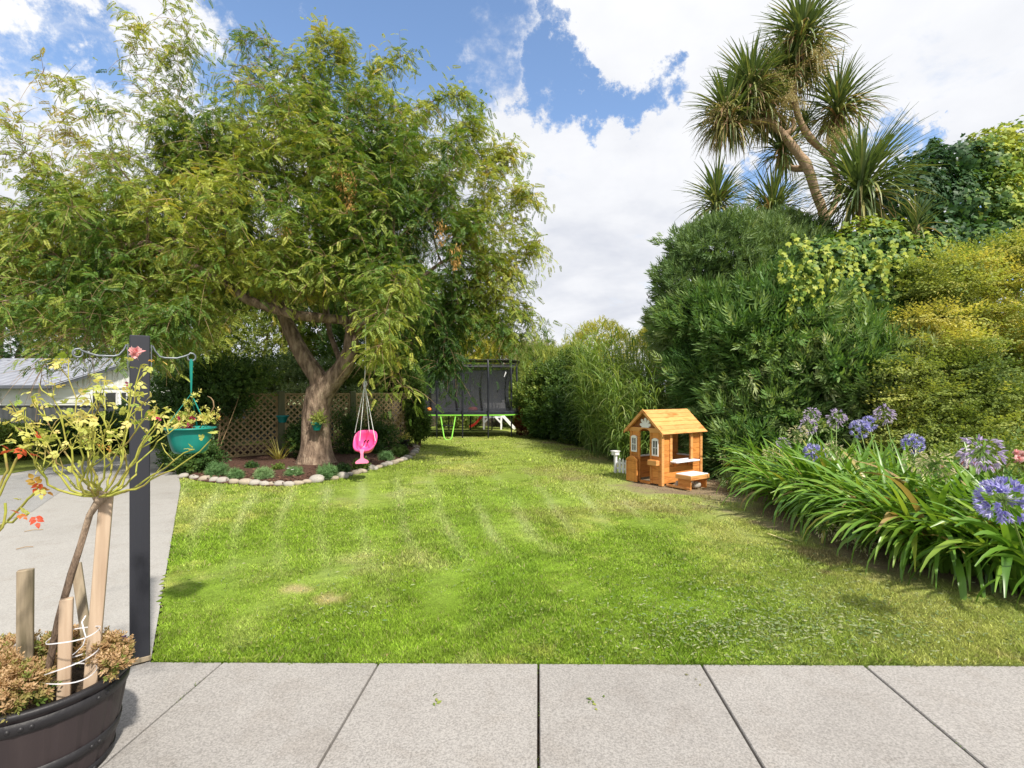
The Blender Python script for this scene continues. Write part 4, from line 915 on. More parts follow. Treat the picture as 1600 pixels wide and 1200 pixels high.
plant('ochre_shrub', 'fine leaved yellow ochre shrub in level layers at the right edge of the border', 'shrub', [o_ for o_ in och if random.random() > .08], 8800, 'flatspray', 1.0, 'ochre', None, shell=.75, up=.12, jit=.35, out=.8, level=.7, mean=.56, amp=.34, ns=2.4, inner=.5, back=.3, top=.2, r0=.03, base=(8.2, 9.4, 0))

plant('hedge', 'dark green hedge glimpsed through the ochre shrub at the right edge', 'hedge', [B(1500, 600, 11.3, 1.3, .8, 1.4), B(1590, 560, 11.6, 1.4, .8, 1.8), B(1650, 640, 11, 1.3, .8, 1.2), (13.2, 10.8, 1.5, 1.5, .9, 1.5), (15.2, 10.2, 1.3, 1.6, .9, 1.4), (9.6, 7.6, .6, .9, .6, .6), (11.3, 7.2, .6, .9, .6, .6)], 7000, 'sprig', 1.0, 'dark', None, mean=.4, lump=.25, r0=.04)
# ---- cabbage trees
def head(nb, c, R, n, r, lean=(0, 0, 1), mat=None, brown=.2):
    lean = unit(np.array(lean, float)); d = unit(r.normal(size=(n, 3)) + lean * .45); u = d @ lean
    el = np.arcsin(np.clip(d[:, 2], -1, 1)); az = np.arctan2(d[:, 1], d[:, 0])
    lo = np.clip(-d[:, 2] - .1, 0, 1); L = R * r.uniform(.8, 1.12, n) * (1 - .15 * lo)
    nb.ribbons(np.array(c) + d * .05 + lean * r.uniform(-.28, .12, n)[:, None] * R, az, el + .15, .22 + .9 * lo + r.uniform(0, .75, n) + .4 * (d[:, 2] < .25), L, np.full(n, .046) * r.uniform(.75, 1.2, n) * min(1.1, R + .15), 5,
               np.clip(.42 + .18 * r.normal(size=n) + .18 * (d[:, 2] < 0) + .4 * (r.uniform(0, 1, n) < brown) * (d[:, 2] < .1), 0, 1), taper=.45, fold=.35)
def panicle(c, R, m, r, parent):
    nb = NB(); k = 26; c = np.array(c)
    D = unit(r.normal(size=(k, 3)) * [1, 1, .6] + [0, 0, -.5]); 
    for q in range(k):
        z = r.uniform(.15, 1, m); p = c + D[q] * z[:, None] * R + np.array([0, 0, -.25]) * (z ** 2)[:, None] * R + r.normal(size=(m, 3)) * .035
        nb.scatter(one_leaf(1, .6, .2, 1), p, frames(r.normal(size=(m, 3)), roll=r.uniform(-3, 3, m)), r.uniform(.018, .045, m), r.uniform(0, 1, m))
    nb.build('seed_panicle', M['panicle'], parent)
r = np.random.default_rng(77)
Yc = 13.0
t = thing('cabbage_tree', 'tall leaning cabbage tree with several spiky heads and a bare curving trunk, against the clouds', 'tree', (8.15, Yc, 0))
mb = MB()
def lim(pts, ra):
    P = [at(*p) for p in pts]; n = len(P); C = []
    for i in range((n - 1) * 4 + 1):
        q = i / 4; a = min(int(q), n - 2); f = q - a; p0, p1, p2, p3 = P[max(a - 1, 0)], P[a], P[a + 1], P[min(a + 2, n - 1)]
        C.append(.5 * ((2 * p1) + (-p0 + p2) * f + (2 * p0 - 5 * p1 + 4 * p2 - p3) * f * f + (-p0 + 3 * p1 - 3 * p2 + p3) * f ** 3))
    rr = np.interp(np.linspace(0, 1, len(C)), np.linspace(0, 1, len(ra)), ra); rr = [x * random.uniform(.94, 1.08) for x in rr]
    mb.tube(C, rr, 10)
lim([(1300, 620, Yc), (1300, 480, Yc), (1288, 345, Yc), (1274, 300, Yc), (1262, 262, Yc), (1247, 240, Yc), (1222, 208, Yc), (1204, 190, Yc), (1192, 165, Yc)], [.17, .13, .11, .105, .125, .11, .09, .08, .07])
lim([(1290, 345, Yc + .1), (1310, 300, Yc + .5), (1299, 252, Yc + .4), (1267, 217, Yc + .2), (1250, 189, Yc + .1), (1241, 150, Yc), (1246, 100, Yc), (1250, 60, Yc)], [.08, .07, .07, .085, .075, .07, .065, .05])
lim([(1299, 252, Yc + .4), (1306, 225, Yc + .3), (1308, 190, Yc + .2), (1310, 165, Yc + .2)], [.07, .07, .065, .06])
lim([(1225, 210, Yc), (1240, 200, Yc), (1238, 185, Yc)], [.07, .06, .05]); lim([(1205, 190, Yc), (1170, 190, Yc), (1140, 200, Yc), (1135, 185, Yc)], [.09, .07, .06, .05])
lim([(1262, 262, Yc + .1), (1235, 262, Yc + .4), (1225, 240, Yc + .5)], [.1, .07, .06])
mb.build('trunk', M['palebark'], t)
for px, py, dY, R, n, ln in [(1252, 52, 0, 1.2, 330, (0, 0, 1)), (1232, 108, .2, 1.0, 260, (-.2, 0, 1)), (1172, 135, 0, 1.15, 360, (-.3, 0, 1)), (1135, 178, -.1, 1.05, 330, (-.4, 0, .8)), (1195, 165, .2, 1.0, 260, (-.3, 0, .6)), (1310, 165, .2, 1.2, 260, (.1, 0, 1)), (1268, 100, .2, .85, 130, (.3, 0, .6)), (1222, 232, .5, .95, 170, (-.2, 0, .6)), (1258, 190, .9, .7, 90, (0, 0, 1))]:
    nb = NB(); head(nb, at(px, py, Yc + dY), R, n, r, ln, brown=.3)
    if n > 200: nd_ = n // 3; q0 = np.array(at(px, py, Yc + dY)); nb.ribbons(q0 + r.normal(0, .12, (nd_, 3)) - [0, 0, .15], r.uniform(0, 6.28, nd_), r.uniform(-1.1, -.2, nd_), r.uniform(.3, .9, nd_), R * r.uniform(.7, 1.05, nd_), np.full(nd_, .035), 4, np.clip(r.normal(.9, .12, nd_), .5, 1), taper=.45)
    nb.build('leaf_head', M['cord'], t)
for px, py, R in [(1205, 110, .65), (1275, 85, .55), (1128, 165, .55), (1308, 212, .42), (1235, 150, .5)]: panicle(at(px, py, Yc - .45), R, 60, r, t)
def cab(label, px, py, Y, R, n, lean=(0, 0, 1), heads=()):
    c = at(px, py, Y); t = thing('cabbage_tree', label, 'tree', (c.x, c.y, 0)); mb = MB(); mb.tube([(c.x + .1, c.y + .1, 0), (c.x + .05, c.y + .1, c.z * .5), (c.x, c.y, c.z)], [.12, .1, .06], 8); mb.build('trunk', M['palebark'], t)
    nb = NB(); head(nb, c, R, n, r, lean, brown=.1)
    for h in heads: head(nb, at(*h[:3]), h[3], h[4], r)
    nb.build('leaf_head', M['cord'], t)
cab('cabbage tree head fanning wide over the ivy, largest and nearest of the low heads', 1345, 288, 11.4, 1.5, 380)
cab('small round cabbage tree head left of the others, above the willowy shrub', 1120, 312, 12.6, 1.0, 210)
cab('dark cabbage tree head behind, just left of the bare leaning trunk', 1208, 325, 13.6, 1.25, 230)
cab('narrow cabbage tree head half sunk in the ivy at the right', 1432, 352, 11.6, .85, 70, (.1, 0, 1))
# ------------------------------------------------------------------ garden bed: stones, low plants, lattice fence
random.seed(21); r = np.random.default_rng(21)
def stone_mesh(seed, mat):
    q = np.random.default_rng(seed); na, nb_ = 14, 9; V = []; Fs = []
    for i in range(nb_ + 1):
        for j in range(na):
            th = PI * i / nb_; ph = 2 * PI * j / na; V.append((math.sin(th) * math.cos(ph), math.sin(th) * math.sin(ph), math.cos(th)))
    V = np.array(V); k = 1 + .16 * sn(V, 1.6, seed) + .03 * sn(V, 5, seed + 1); V = V * k[:, None]; V = np.sign(V) * np.abs(V) ** .85
    for i in range(nb_):
        for j in range(na): Fs.append((i * na + j, (i + 1) * na + j, (i + 1) * na + (j + 1) % na, i * na + (j + 1) % na))
    me = bpy.data.meshes.new('river_stone'); me.from_pydata([tuple(v) for v in V], [], Fs); me.polygons.foreach_set('use_smooth', [True] * len(Fs)); me.materials.append(mat); me.update(); return me
stones = [stone_mesh(300 + i, M['river'] if i % 3 else M['river2']) for i in range(7)]
EDGE = [(282, 736, 0), (287, 745, .9), (303, 747, .9), (320, 749, 1), (335, 751, .9), (349, 752, 1.25), (366, 754, 1), (384, 755, 1.3), (399, 756, 1), (414, 757, 1.05), (425, 757, .8), (437, 757, 1), (452, 758, 1.1), (466, 756, 1), (479, 754, .85), (495, 751, 1.35),
        (508, 748, .8), (522, 748, .85), (536, 745, 1.2), (547, 742, .7), (557, 739, .85), (566, 737, .9), (572, 734, .6), (580, 732, 1.2), (592, 730, .8), (600, 727, .7), (608, 725, .9), (616, 723, .8), (624, 720, .8), (631, 718, .7), (637, 715, .8), (643, 711, .75), (648, 707, .8), (651, 703, .7), (650, 699, .7), (646, 696, .7)]
for i, (px, py, s) in enumerate(EDGE):
    s = s or 1.0; p = gp(px, py + 1.5)
    o = bpy.data.objects.new('river_stone', stones[i % 7]); COL.objects.link(o); k = .10 * s * (1 + .1 * random.random()) * (p.y / 10)
    o.location = (p.x, p.y, .03); o.scale = (k, k * random.uniform(.6, .8), k * random.uniform(.48, .62)); o.rotation_euler = (random.uniform(-.1, .1), random.uniform(-.1, .1), random.uniform(-.3, .3))
    big = s >= 1.2
    tag(o, 'large rounded pale stone among the smaller ones edging the mulched bed' if big else 'rounded pale river stone in the row edging the mulched bed', 'stone', 'large stones edging the bed' if big else 'stones edging the bed')
def low(px, py, rpx, label, tpl='needle', mat='laven', n=420, h=1.0, name='lavender_bush', size=.6, cat='bush', mean=.5, group=None):
    p = gp(px, py + rpx * .75); R = rpx / F * p.y
    return plant(name, label, cat, [(p.x, p.y + .05, R * .5 * h, R * .68, R * .6, R * .6 * h)], n, tpl, size, mat, group, base=(p.x, p.y, 0), shell=.6, up=.9, jit=.4, r0=.008, mean=mean)
lg = 'low bushes planted along the stone edging'
low(337, 735, 18, 'round grey green bush, leftmost of the low bushes behind the stones', group=lg)
low(366, 744, 11, 'small grey green bush close to the stones, second of the low bushes from the driveway', group=lg, n=260)
low(410, 742, 14, 'grey green bush with one white flower, third low bush from the driveway', group=lg)
low(457, 740, 11, 'small upright grey green bush with white specks, just left of the locust trunk', group=lg, n=300)
low(510, 737, 17, 'wide grey green bush at the foot of the locust trunk beside the black solar light', group=lg, h=.9)
low(563, 727, 13, 'bright green leafy low bush below the swing', 'oval', 'mid', 260, group=lg, name='leafy_bush')
low(603, 714, 11, 'small grey green bush right of the swing', group=lg, n=260)
low(625, 706, 13, 'dense dark green cushion bush beside the black pot at the bed end', 'needle', 'mid', 420, group=lg, mean=.25)
low(535, 734, 10, 'low dark leafy plant between the trunk bush and the swing', 'oval', 'dark', 200, group=lg, name='leafy_bush', h=.8)
low(432, 733, 9, 'low dark leafy plant under the striped flax', 'oval', 'mid', 160, group=lg, name='leafy_bush', h=.7)
low(392, 730, 9, 'low dark leafy plant against the foot of the lattice', 'oval', 'dark', 200, group=lg, name='leafy_bush', h=.8)
low(330, 712, 14, 'dark small leaved bush in front of the left lattice panel', 'oval', 'dark', 500, group=lg, name='leafy_bush', h=1.2)
for px, py, lab in [(410, 733, 0), (457, 734, 0), (450, 732, 0)]:
    p = at(px, py, gp(px, 752).y); fl = thing('white_flower', 'tiny white flower on the low bush behind the stones', 'flower', p, 0, 'tiny white flowers on the low bushes')
    nb = NB(); a = np.linspace(0, 2 * PI, 6)[:-1]; nb.scatter(one_leaf(.035, .025, .1, 1), np.tile(np.array([tuple(p)]), (5, 1)), frames(np.stack([np.cos(a), np.sin(a), a * 0 + .3], -1)), np.ones(5), np.full(5, .6)); nb.build('petals', M['white_fl'], fl)
# striped flax
p = gp(436, 723); t = thing('striped_flax', 'yellow striped flax with upright sword leaves in front of the lattice post', 'plant', p)
nb = NB(); n = 34; nb.ribbons(np.tile(np.array([tuple(p)]), (n, 1)) + r.normal(0, .03, (n, 3)) * [1, 1, 0], r.uniform(0, 6.28, n), r.uniform(.8, 1.45, n), r.uniform(.1, .7, n), r.uniform(.35, .72, n), r.uniform(.02, .035, n), 6, r.uniform(.3, 1, n), taper=.5)
nb.build('leaves', M['flax'], t)
# lattice fence
FA, FB = Vector((-6.75, 11.6, 0)), Vector((-3.02, 14.9, 0)); fd_ = (FB - FA).normalized(); FL = (FB - FA).length; fn = Vector((fd_.y, -fd_.x, 0))
t = thing('lattice_fence', 'brown diagonal lattice fence with thick wooden posts behind the locust tree', 'fence', (FA + FB) / 2)
ZT = 1.56
def s_at(px):                          # distance along the fence under a photo column
    k_ = (px - 800) / F; return (k_ * FA.y - FA.x) / (fd_.x - k_ * fd_.y)
def fp_(s, z, o=0): return FA + fd_ * s + fn * o + Vector((0, 0, z))
ps = [0.0, s_at(439), s_at(551), s_at(638)]
for i, s in enumerate(ps):
    b = MB(); w = .16 if i < 3 else .07; b.bar(fp_(s, -.05, .0), fp_(s, ZT + (.05 if i < 3 else .02), .0), w, .10, .008, up=tuple(fn)); b.build('post', M['fpost'] if i < 3 else M['trellis'], t)
for i in range(3):
    a, e = ps[i] + .09, ps[i + 1] - (.09 if i < 2 else .04); b = MB(); z0, z1 = .10, ZT - .02; st = .15; wd = .036
    for sg, off in ((1, .006), (-1, -.006)):
        for k_ in range(int(-(z1 - z0) / st) - 1, int((e - a) / st) + int((z1 - z0) / st) + 2):
            c0 = a + k_ * st                   # line s = c0 + sg*(z - z0)
            zs = [z0, z1]; pts = []
            lo, hi = z0, z1
            sA, sB = (c0, c0 + (z1 - z0)) if sg > 0 else (c0, c0 - (z1 - z0))
            # clip to a..e
            def zz_of(s): return z0 + (s - c0) * sg
            if sg > 0: lo = max(z0, zz_of(a)); hi = min(z1, zz_of(e))
            else: lo = max(z0, zz_of(e)); hi = min(z1, zz_of(a))
            if hi - lo < .03: continue
            b.bar(fp_(c0 + sg * (lo - z0), lo, off), fp_(c0 + sg * (hi - z0), hi, off), wd, .011, up=tuple(fn)) if False else b.bar(fp_(c0 + sg * (lo - z0), lo, off), fp_(c0 + sg * (hi - z0), hi, off), .011, wd, up=tuple(fn.cross(Vector((0, 0, 1))) * sg + Vector((0, 0, 1))))
    for (s0, zA, s1, zB) in ((a, z0, e, z0), (a, z1, e, z1), (a, z0, a, z1), (e, z0, e, z1)):
        b.bar(fp_(s0, zA, .0), fp_(s1, zB, .0), .045, .045, .004, up=tuple(fn))
    b.build('lattice_panel', M['trellis'], t)
# climbers and shrubs at the fence
plant('climbing_shrub', 'dark loose leaved shrub sprawling over the left lattice panel behind the hanging pot', 'shrub', [B(330, 600, 11.0, .8, .35, .5), B(385, 590, 11.4, .7, .3, .4), B(285, 650, 10.9, .6, .5, .7), B(290, 710, 10.4, .45, .4, .45), B(310, 720, 10.1, .4, .35, .35), B(370, 630, 11.5, .4, .15, .3)],
      3400, 'oval', .95, 'dark', None, mean=.4, lump=.4, shell=.8, r0=.012)
plant('climbing_shrub', 'dark leaved climber at the foot of the right lattice panel behind the swing', 'shrub', [B(590, 680, 13.2, .55, .2, .45), B(565, 700, 12.8, .6, .3, .25), B(545, 665, 12.7, .25, .15, .3)],
      1300, 'oval', .85, 'dark', None, mean=.4, lump=.4, shell=.9, r0=.01)
plant('leafy_bush', 'dark bush at the foot of the middle lattice panel, left of the trunk', 'bush', [B(472, 685, 11.9, .33, .3, .35)], 450, 'oval', .9, 'dark', None, mean=.4, lump=.3, shell=.8)
plant('leafy_bush', 'glossy green bush at the outer end of the lattice fence', 'bush', [B(648, 640, 15.0, .25, .3, .5), B(655, 668, 14.9, .32, .3, .38), B(650, 610, 15.2, .2, .25, .35)], 1500, 'oval', .9, 'mid', None, mean=.35, lump=.3, shell=.7)
plant('flowering_bush', 'bush with white blossom seen through the lattice', 'bush', [B(370, 650, 13.0, 1.0, .4, .6), B(470, 640, 13.6, .9, .4, .6), B(330, 680, 12.4, .6, .4, .4), B(560, 640, 15, .7, .4, .6)], 2400, 'oval', 1.0, 'willow', None, mean=.6,
      extra=lambda nb, r_, P_, N_: nb.scatter(one_leaf(.07, .06, .1, 1), P_[::2] + N_[::2] * .08, frames(r_.normal(size=(len(P_[::2]), 3))), r_.uniform(.6, 1.3, len(P_[::2])), np.ones(len(P_[::2]))))
# pots and lights in the bed
def pot(name, label, c, R, h, mat, cat='pot', rim=.12, taper=.7, group=None):
    t = thing(name, label, cat, c, 0, group); b = MB()
    b.lathe([(0.001, 0), (R * taper * .95, 0), (R * taper, .01), (R * .96, h * .84), (R * 1.03, h * .86), (R * 1.05, h), (R * .95, h), (R * .9, h * .8), (.001, h * .78)], c, 28); b.build('pot_body', mat, t); return t
c = at(495, 665, 10.62); c.z -= .1
t = pot('wall_pot', 'small teal pot hung on the front of the locust trunk', c, .115, .17, M['teal'], taper=.6)
b = MB(); b.tube([c + Vector((0, .1, .15)), c + Vector((0, .13, .3)), c + Vector((0, .16, .33))], .006, 6); b.build('hook', M['iron'], t)
plant('pot_plant', 'light green plant growing from the teal pot on the trunk', 'plant', [(c.x + .04, c.y, c.z + .22, .09, .07, .09)], 60, 'oval', .7, 'mid', None, mean=.8, base=(c.x, c.y, c.z + .14), r0=.004)
p = gp(632, 703); pot('flower_pot', 'black plastic pot at the outer end of the mulched bed', (p.x, p.y, .05), .13, .24, M['black'])
plant('pot_plant', 'yellowish seedling in the black pot at the bed end', 'plant', [(p.x, p.y, .36, .08, .08, .09)], 24, 'oval', .6, 'ochre', None, mean=.8, base=(p.x, p.y, .25), r0=.004)
c2 = at(427, 655, 11.2); t = pot('wall_pot', 'dark teal pot hung on the lattice left of the thick post', (c2.x, c2.y + .45, c2.z - .1), .13, .16, M['tealdark'], taper=.6)
p = gp(502, 729); t = thing('solar_light', 'small black solar light on a stake at the foot of the locust trunk', 'garden light', p)
b = MB(); b.lathe([(.001, .16), (.05, .16), (.055, .19), (.055, .27), (.065, .275), (.06, .30), (.001, .31)], p, 16); b.build('lamp_head', M['black'], t); b = MB(); b.tube([p, p + Vector((0, 0, .17))], .012, 6); b.build('stake', M['black'], t)

# ------------------------------------------------------------------ baby swing
SY = 9.0; kn = at(570, 600, SY); top = at(571, 506, SY)
t = thing('baby_swing', 'pink baby swing seat hung on white ropes from the locust tree', 'swing', at(570, 690, SY))
b = MB(); b.tube([top + Vector((0, .0, .12)), top + (kn - top) * .5 + Vector((.01, 0, 0)), kn], .010, 6)
for q in range(5): a = 2 * PI * q / 5; b.tube([kn + Vector((.03 * math.cos(a), .02 * math.sin(a), .05)), kn + Vector((.035 * math.cos(a + 1), .03, 0)), kn + Vector((.02 * math.cos(a), .03 * math.sin(a), -.05))], .009, 5)
sc_ = SY / F
def sp_(px, py, dy): return at(px, py, SY + dy)
b.build('hanging_rope', M['rope'], t)
for a_, l_ in (((554.5, 676), .02), ((562, 689), -.17), ((577, 674), .08), ((586.5, 689), -.12)):
    b = MB(); b.tube([kn, sp_(a_[0], a_[1], l_)], .0065, 6); b.build('rope_strand', M['rope'], t)
# seat: a tilted bucket; u across, v from the back rim to the front rim
O = at(570, 690, SY); tilt = math.radians(42)
ex = Vector((1, 0, .02)).normalized(); ey = Vector((0, -math.cos(tilt), -math.sin(tilt))); ez = Vector((0, -math.sin(tilt), math.cos(tilt)))
def sq(a, w, h, e=3.2): c_, s_ = math.cos(a), math.sin(a); return w * math.copysign(abs(c_) ** (2 / e), c_), h * math.copysign(abs(s_) ** (2 / e), s_)
b = MB(); n = 40; rings = [(.196, .212, .012), (.208, .226, .0), (.206, .222, -.025), (.186, .20, -.03), (.17, .185, -.07), (.15, .16, -.13), (.115, .12, -.17), (.05, .05, -.185), (.001, .001, -.185)]
def shell(rings, flip=False):
    V = []
    for w_, h_, d_ in rings:
        for k_ in range(n):
            x_, y_ = sq(2 * PI * k_ / n, w_, h_); x_ *= 1 - .16 * (y_ / .22) * (1 if y_ > 0 else .2); V.append(O + ex * x_ + ey * y_ + ez * (d_ + .06 * max(0, -y_) / .22))
    Fs = [(i * n + k_, i * n + (k_ + 1) % n, (i + 1) * n + (k_ + 1) % n, (i + 1) * n + k_) for i in range(len(rings) - 1) for k_ in range(n)]
    b.add(V, Fs, True)
shell(rings); shell([(.196, .212, .012), (.17, .186, .004), (.155, .17, -.03), (.135, .145, -.10), (.10, .105, -.145), (.001, .001, -.155)])
seat = b.build('seat', M['pink'], t)
for k_ in (-1, 1):                     # the two dark belt slots in the back rest
    b = MB(); c_ = O + ex * (.028 * k_) + ey * (-.075) + ez * (-.068); b.box((0, 0, 0), (.018, .11, .02), None, .004); b.xform(Matrix.Translation(c_) @ Matrix((ex, ey, ez)).transposed().to_4x4() @ Matrix.Rotation(.45, 4, 'X')); b.build('belt_slot', M['black'], seat)
b = MB(); q0 = O + ey * .21 + Vector((0, -.015, .0))
b.prism([q0 + Vector((-.045, 0, .02)), q0 + Vector((.045, 0, .02)), q0 + Vector((.022, -.01, -.05)), q0 + Vector((.024, -.01, -.13)), q0 + Vector((.10, -.012, -.17)), q0 + Vector((.115, -.012, -.20)), q0 + Vector((.10, -.012, -.215)), q0 + Vector((-.10, -.012, -.225)), q0 + Vector((-.115, -.012, -.21)), q0 + Vector((-.10, -.012, -.18)), q0 + Vector((-.024, -.01, -.13)), q0 + Vector((-.022, -.01, -.05))][::-1], (0, .028, 0)); b.build('front_bar', M['pinkpale'], t)

# ------------------------------------------------------------------ trampoline
TC = Vector((-1.85, 19.2, 0)); TX, TY = 2.08, 1.6
t = thing('trampoline', 'large black netted trampoline with a lime green edge at the end of the lawn', 'trampoline', TC)
def ov(a, sx=0, e=4.2):
    c_, s_ = math.cos(a), math.sin(a); return Vector((TC.x + (TX + sx) * math.copysign(abs(c_) ** (2 / e), c_), TC.y + (TY + sx) * math.copysign(abs(s_) ** (2 / e), s_), 0))
n = 96; ZM = .88; ZN = 2.7
b = MB(); b.tube([ov(2 * PI * k / n) + Vector((0, 0, ZM - .03)) for k in range(n + 1)], .03, 8, False); b.build('frame', M['black'], t)
def ring_sheet(b, o0, z0, o1, z1, sm=True):
    V = [ov(2 * PI * k / n, o0) + Vector((0, 0, z0)) for k in range(n)] + [ov(2 * PI * k / n, o1) + Vector((0, 0, z1)) for k in range(n)]
    b.add(V, [(k, (k + 1) % n, n + (k + 1) % n, n + k) for k in range(n)], sm)
b = MB(); V = [ov(2 * PI * k / n, -.3) + Vector((0, 0, ZM - .01)) for k in range(n)]; b.add(V, [tuple(range(n))]); b.build('jumping_mat', M['black'], t)
b = MB(); ring_sheet(b, -.32, ZM + .01, -.2, ZM + .05); ring_sheet(b, -.2, ZM + .05, .0, ZM + .05); ring_sheet(b, .0, ZM + .05, .05, ZM + .02); ring_sheet(b, .05, ZM + .02, .05, ZM - .09); b.build('padding', M['pad'], t)
b = MB(); ring_sheet(b, .054, ZM - .065, .054, ZM - .105); b.build('lime_band', M['lime'], t)
b = MB(); m_ = 14
V = []
for j in range(m_ + 1):
    z = ZM + .05 + (2.45 - ZM - .05) * j / m_; q = -.28 + .10 * math.sin(PI * j / m_) * -1 + .16 * (j / m_) ** 4
    for k in range(n): V.append(ov(2 * PI * k / n, q + .012 * math.sin(k * 2.1 + j)) + Vector((0, 0, z)))
b.add(V, [(j * n + k, j * n + (k + 1) % n, (j + 1) * n + (k + 1) % n, (j + 1) * n + k) for j in range(m_) for k in range(n)], True); b.build('safety_net', M['net'], t)
b = MB(); V = []
for z, q in ((2.45, -.12), (2.5, -.1), (2.6, .0), (ZN - .02, .05)):
    for k in range(n): V.append(ov(2 * PI * k / n, q) + Vector((0, 0, z)))
b.add(V, [(j * n + k, j * n + (k + 1) % n, (j + 1) * n + (k + 1) % n, (j + 1) * n + k) for j in (2,) for k in range(n)], True)
b.tube([ov(2 * PI * k / n, .05) + Vector((0, 0, ZN)) for k in range(n + 1)], .014, 6, False); b.tube([ov(2 * PI * k / n, -.12) + Vector((0, 0, 2.45)) for k in range(n + 1)], .012, 6, False)
b.build('top_rail', M['black'], t)
xs_ = [TC.x - 1.75, at(683, 600, 17.6).x, at(723, 600, 17.6).x, at(763, 600, 17.6).x]
poles = [(x, TC.y - TY - .06) for x in xs_] + [(x, TC.y + TY + .06) for x in xs_] + [(at(799, 600, 18.0).x, 18.0), (at(807, 600, 18.6).x + .02, 18.9), (at(812, 600, 20.1).x - .1, 20.1), (TC.x - TX - .06, 18.3), (TC.x - TX - .06, 20.1)]
for x, y in poles:
    b = MB(); b.tube([(x, y, ZM - .15), (x, y, 1.8), (x + (TC.x - x) * .012, y, 2.66), (x + (TC.x - x) * .03, y + (TC.y - y) * .03, ZN)], .032, 8); b.build('net_pole', M['pad'], t)
    b = MB(); b.tube([(x, y, .02), (x, y, ZM)], .024, 8); b.build('leg', M['black'], t)
for i in range(0, 3):
    b = MB(); x0, x1 = xs_[i], xs_[i + 1]; y = TC.y + TY + .06
    b.tube([(x0, y, .25), (x0, y, .06), (x0 + .05, y, .03), (x1 - .05, y, .03), (x1, y, .06), (x1, y, .25)], .02, 6); b.build('foot_rail', M['black'], t)
l = [at(688.5, 651, 17.35), at(689.5, 657, 17.3), at(694, 684, 17.05), at(697, 687.5, 17.0), at(703, 687.5, 17.0), at(706, 684, 17.05), at(710.5, 657, 17.3), at(711.5, 651, 17.35)]
b = MB(); b.tube(l, .022, 8); lad = b.build('ladder', M['lime'], t)
b = MB(); b.bar(at(691.5, 665, 17.22), at(709, 665, 17.22), .07, .03); b.build('rung', M['black'], lad)
b = MB(); c_ = at(790, 580, 17.7); b.add([c_, c_ + Vector((.03, 0, -.05)), c_ + Vector((-.04, 0, -.2)), c_ + Vector((-.06, 0, -.19))], [(0, 1, 2, 3), (3, 2, 1, 0)][:1]); b.build('net_tie', M['tie'], t)
c_ = at(739, 643, 18.2); c_.z = ZM + .045; b = MB(); b.lathe([(.001, 0), (.17, .0), (.19, .05), (.16, .1), (.1, .13), (.001, .14)], c_, 20); tag(b.build('toy_cushion', M['red']), 'flat red toy lying on the trampoline edge inside the net', 'toy')
c_ = at(671, 643, 17.9); c_.z = ZM + .04; b = MB(); b.lathe([(.001, 0), (.07, .015), (.09, .06), (.07, .11), (.001, .13)], c_, 16); tag(b.build('toy_ball', M['orange']), 'small orange ball lying on the trampoline edge near the lattice', 'ball')
# play tower with slide, behind
t = thing('play_tower', 'white wooden play tower with steps behind the trampoline', 'play equipment', (at(780, 672, 21.6).x, 21.6, 0))
PY = 21.6; zf = .62
def px_(px): return (px - 800) / F * PY
x0, x1 = px_(756), px_(783)
for x in (x0, x1):
    for y in (PY, PY + .7): b = MB(); b.box((x, y, .55), (.07, .07, 1.1), None, .006); b.build('post', M['white'], t)
b = MB(); b.box(((x0 + x1) / 2, PY + .35, zf), (x1 - x0 + .07, .78, .06)); b.box(((x0 + x1) / 2, PY, zf - .08), (x1 - x0, .04, .10)); b.build('platform', M['whitewash'], t)
for y in (PY, PY + .72):
    b = MB(); b.box(((x0 + x1) / 2, y, 1.08), (x1 - x0, .05, .06))
    for k in range(6): b.box((x0 + (x1 - x0) * (k + .5) / 6, y, .85), (.055, .02, .42))
    b.build('railing', M['white'], t)
for x, s in ((x0, 1), (x1, -1)): b = MB(); b.bar((x, PY - .02, .28), (x + s * .26, PY - .02, .55), .04, .07); b.build('brace', M['white'], t)
b = MB(); xs0 = px_(784)
for y in (PY + .05, PY + .5): b.bar((xs0, y, .62), (xs0 + .55, y, .02), .03, .10)
for k in range(4): q = (k + .7) / 4.4; b.box((xs0 + .55 * q, PY + .27, .62 - .6 * q), (.13, .44, .03))
b.box((px_(787), PY + .02, 1.0), (.12, .03, .5)); b.build('steps', M['white'], t)
b = MB(); nn = 12
for k in range(nn):
    f0, f1 = k / nn, (k + 1) / nn; g_ = lambda f: Vector((x0 - .62 * f, PY + .3, .60 * (1 - f) ** 1.7 + .07))
    a, e = g_(f0), g_(f1)
    for dy, hz in ((-.2, .05), (.2, .05)): b.bar(a + Vector((0, dy, hz)), e + Vector((0, dy, hz)), .03, .09)
    b.bar(a, e + Vector((-.003, 0, 0)), .4, .025)
b.build('slide', M['red'], t)
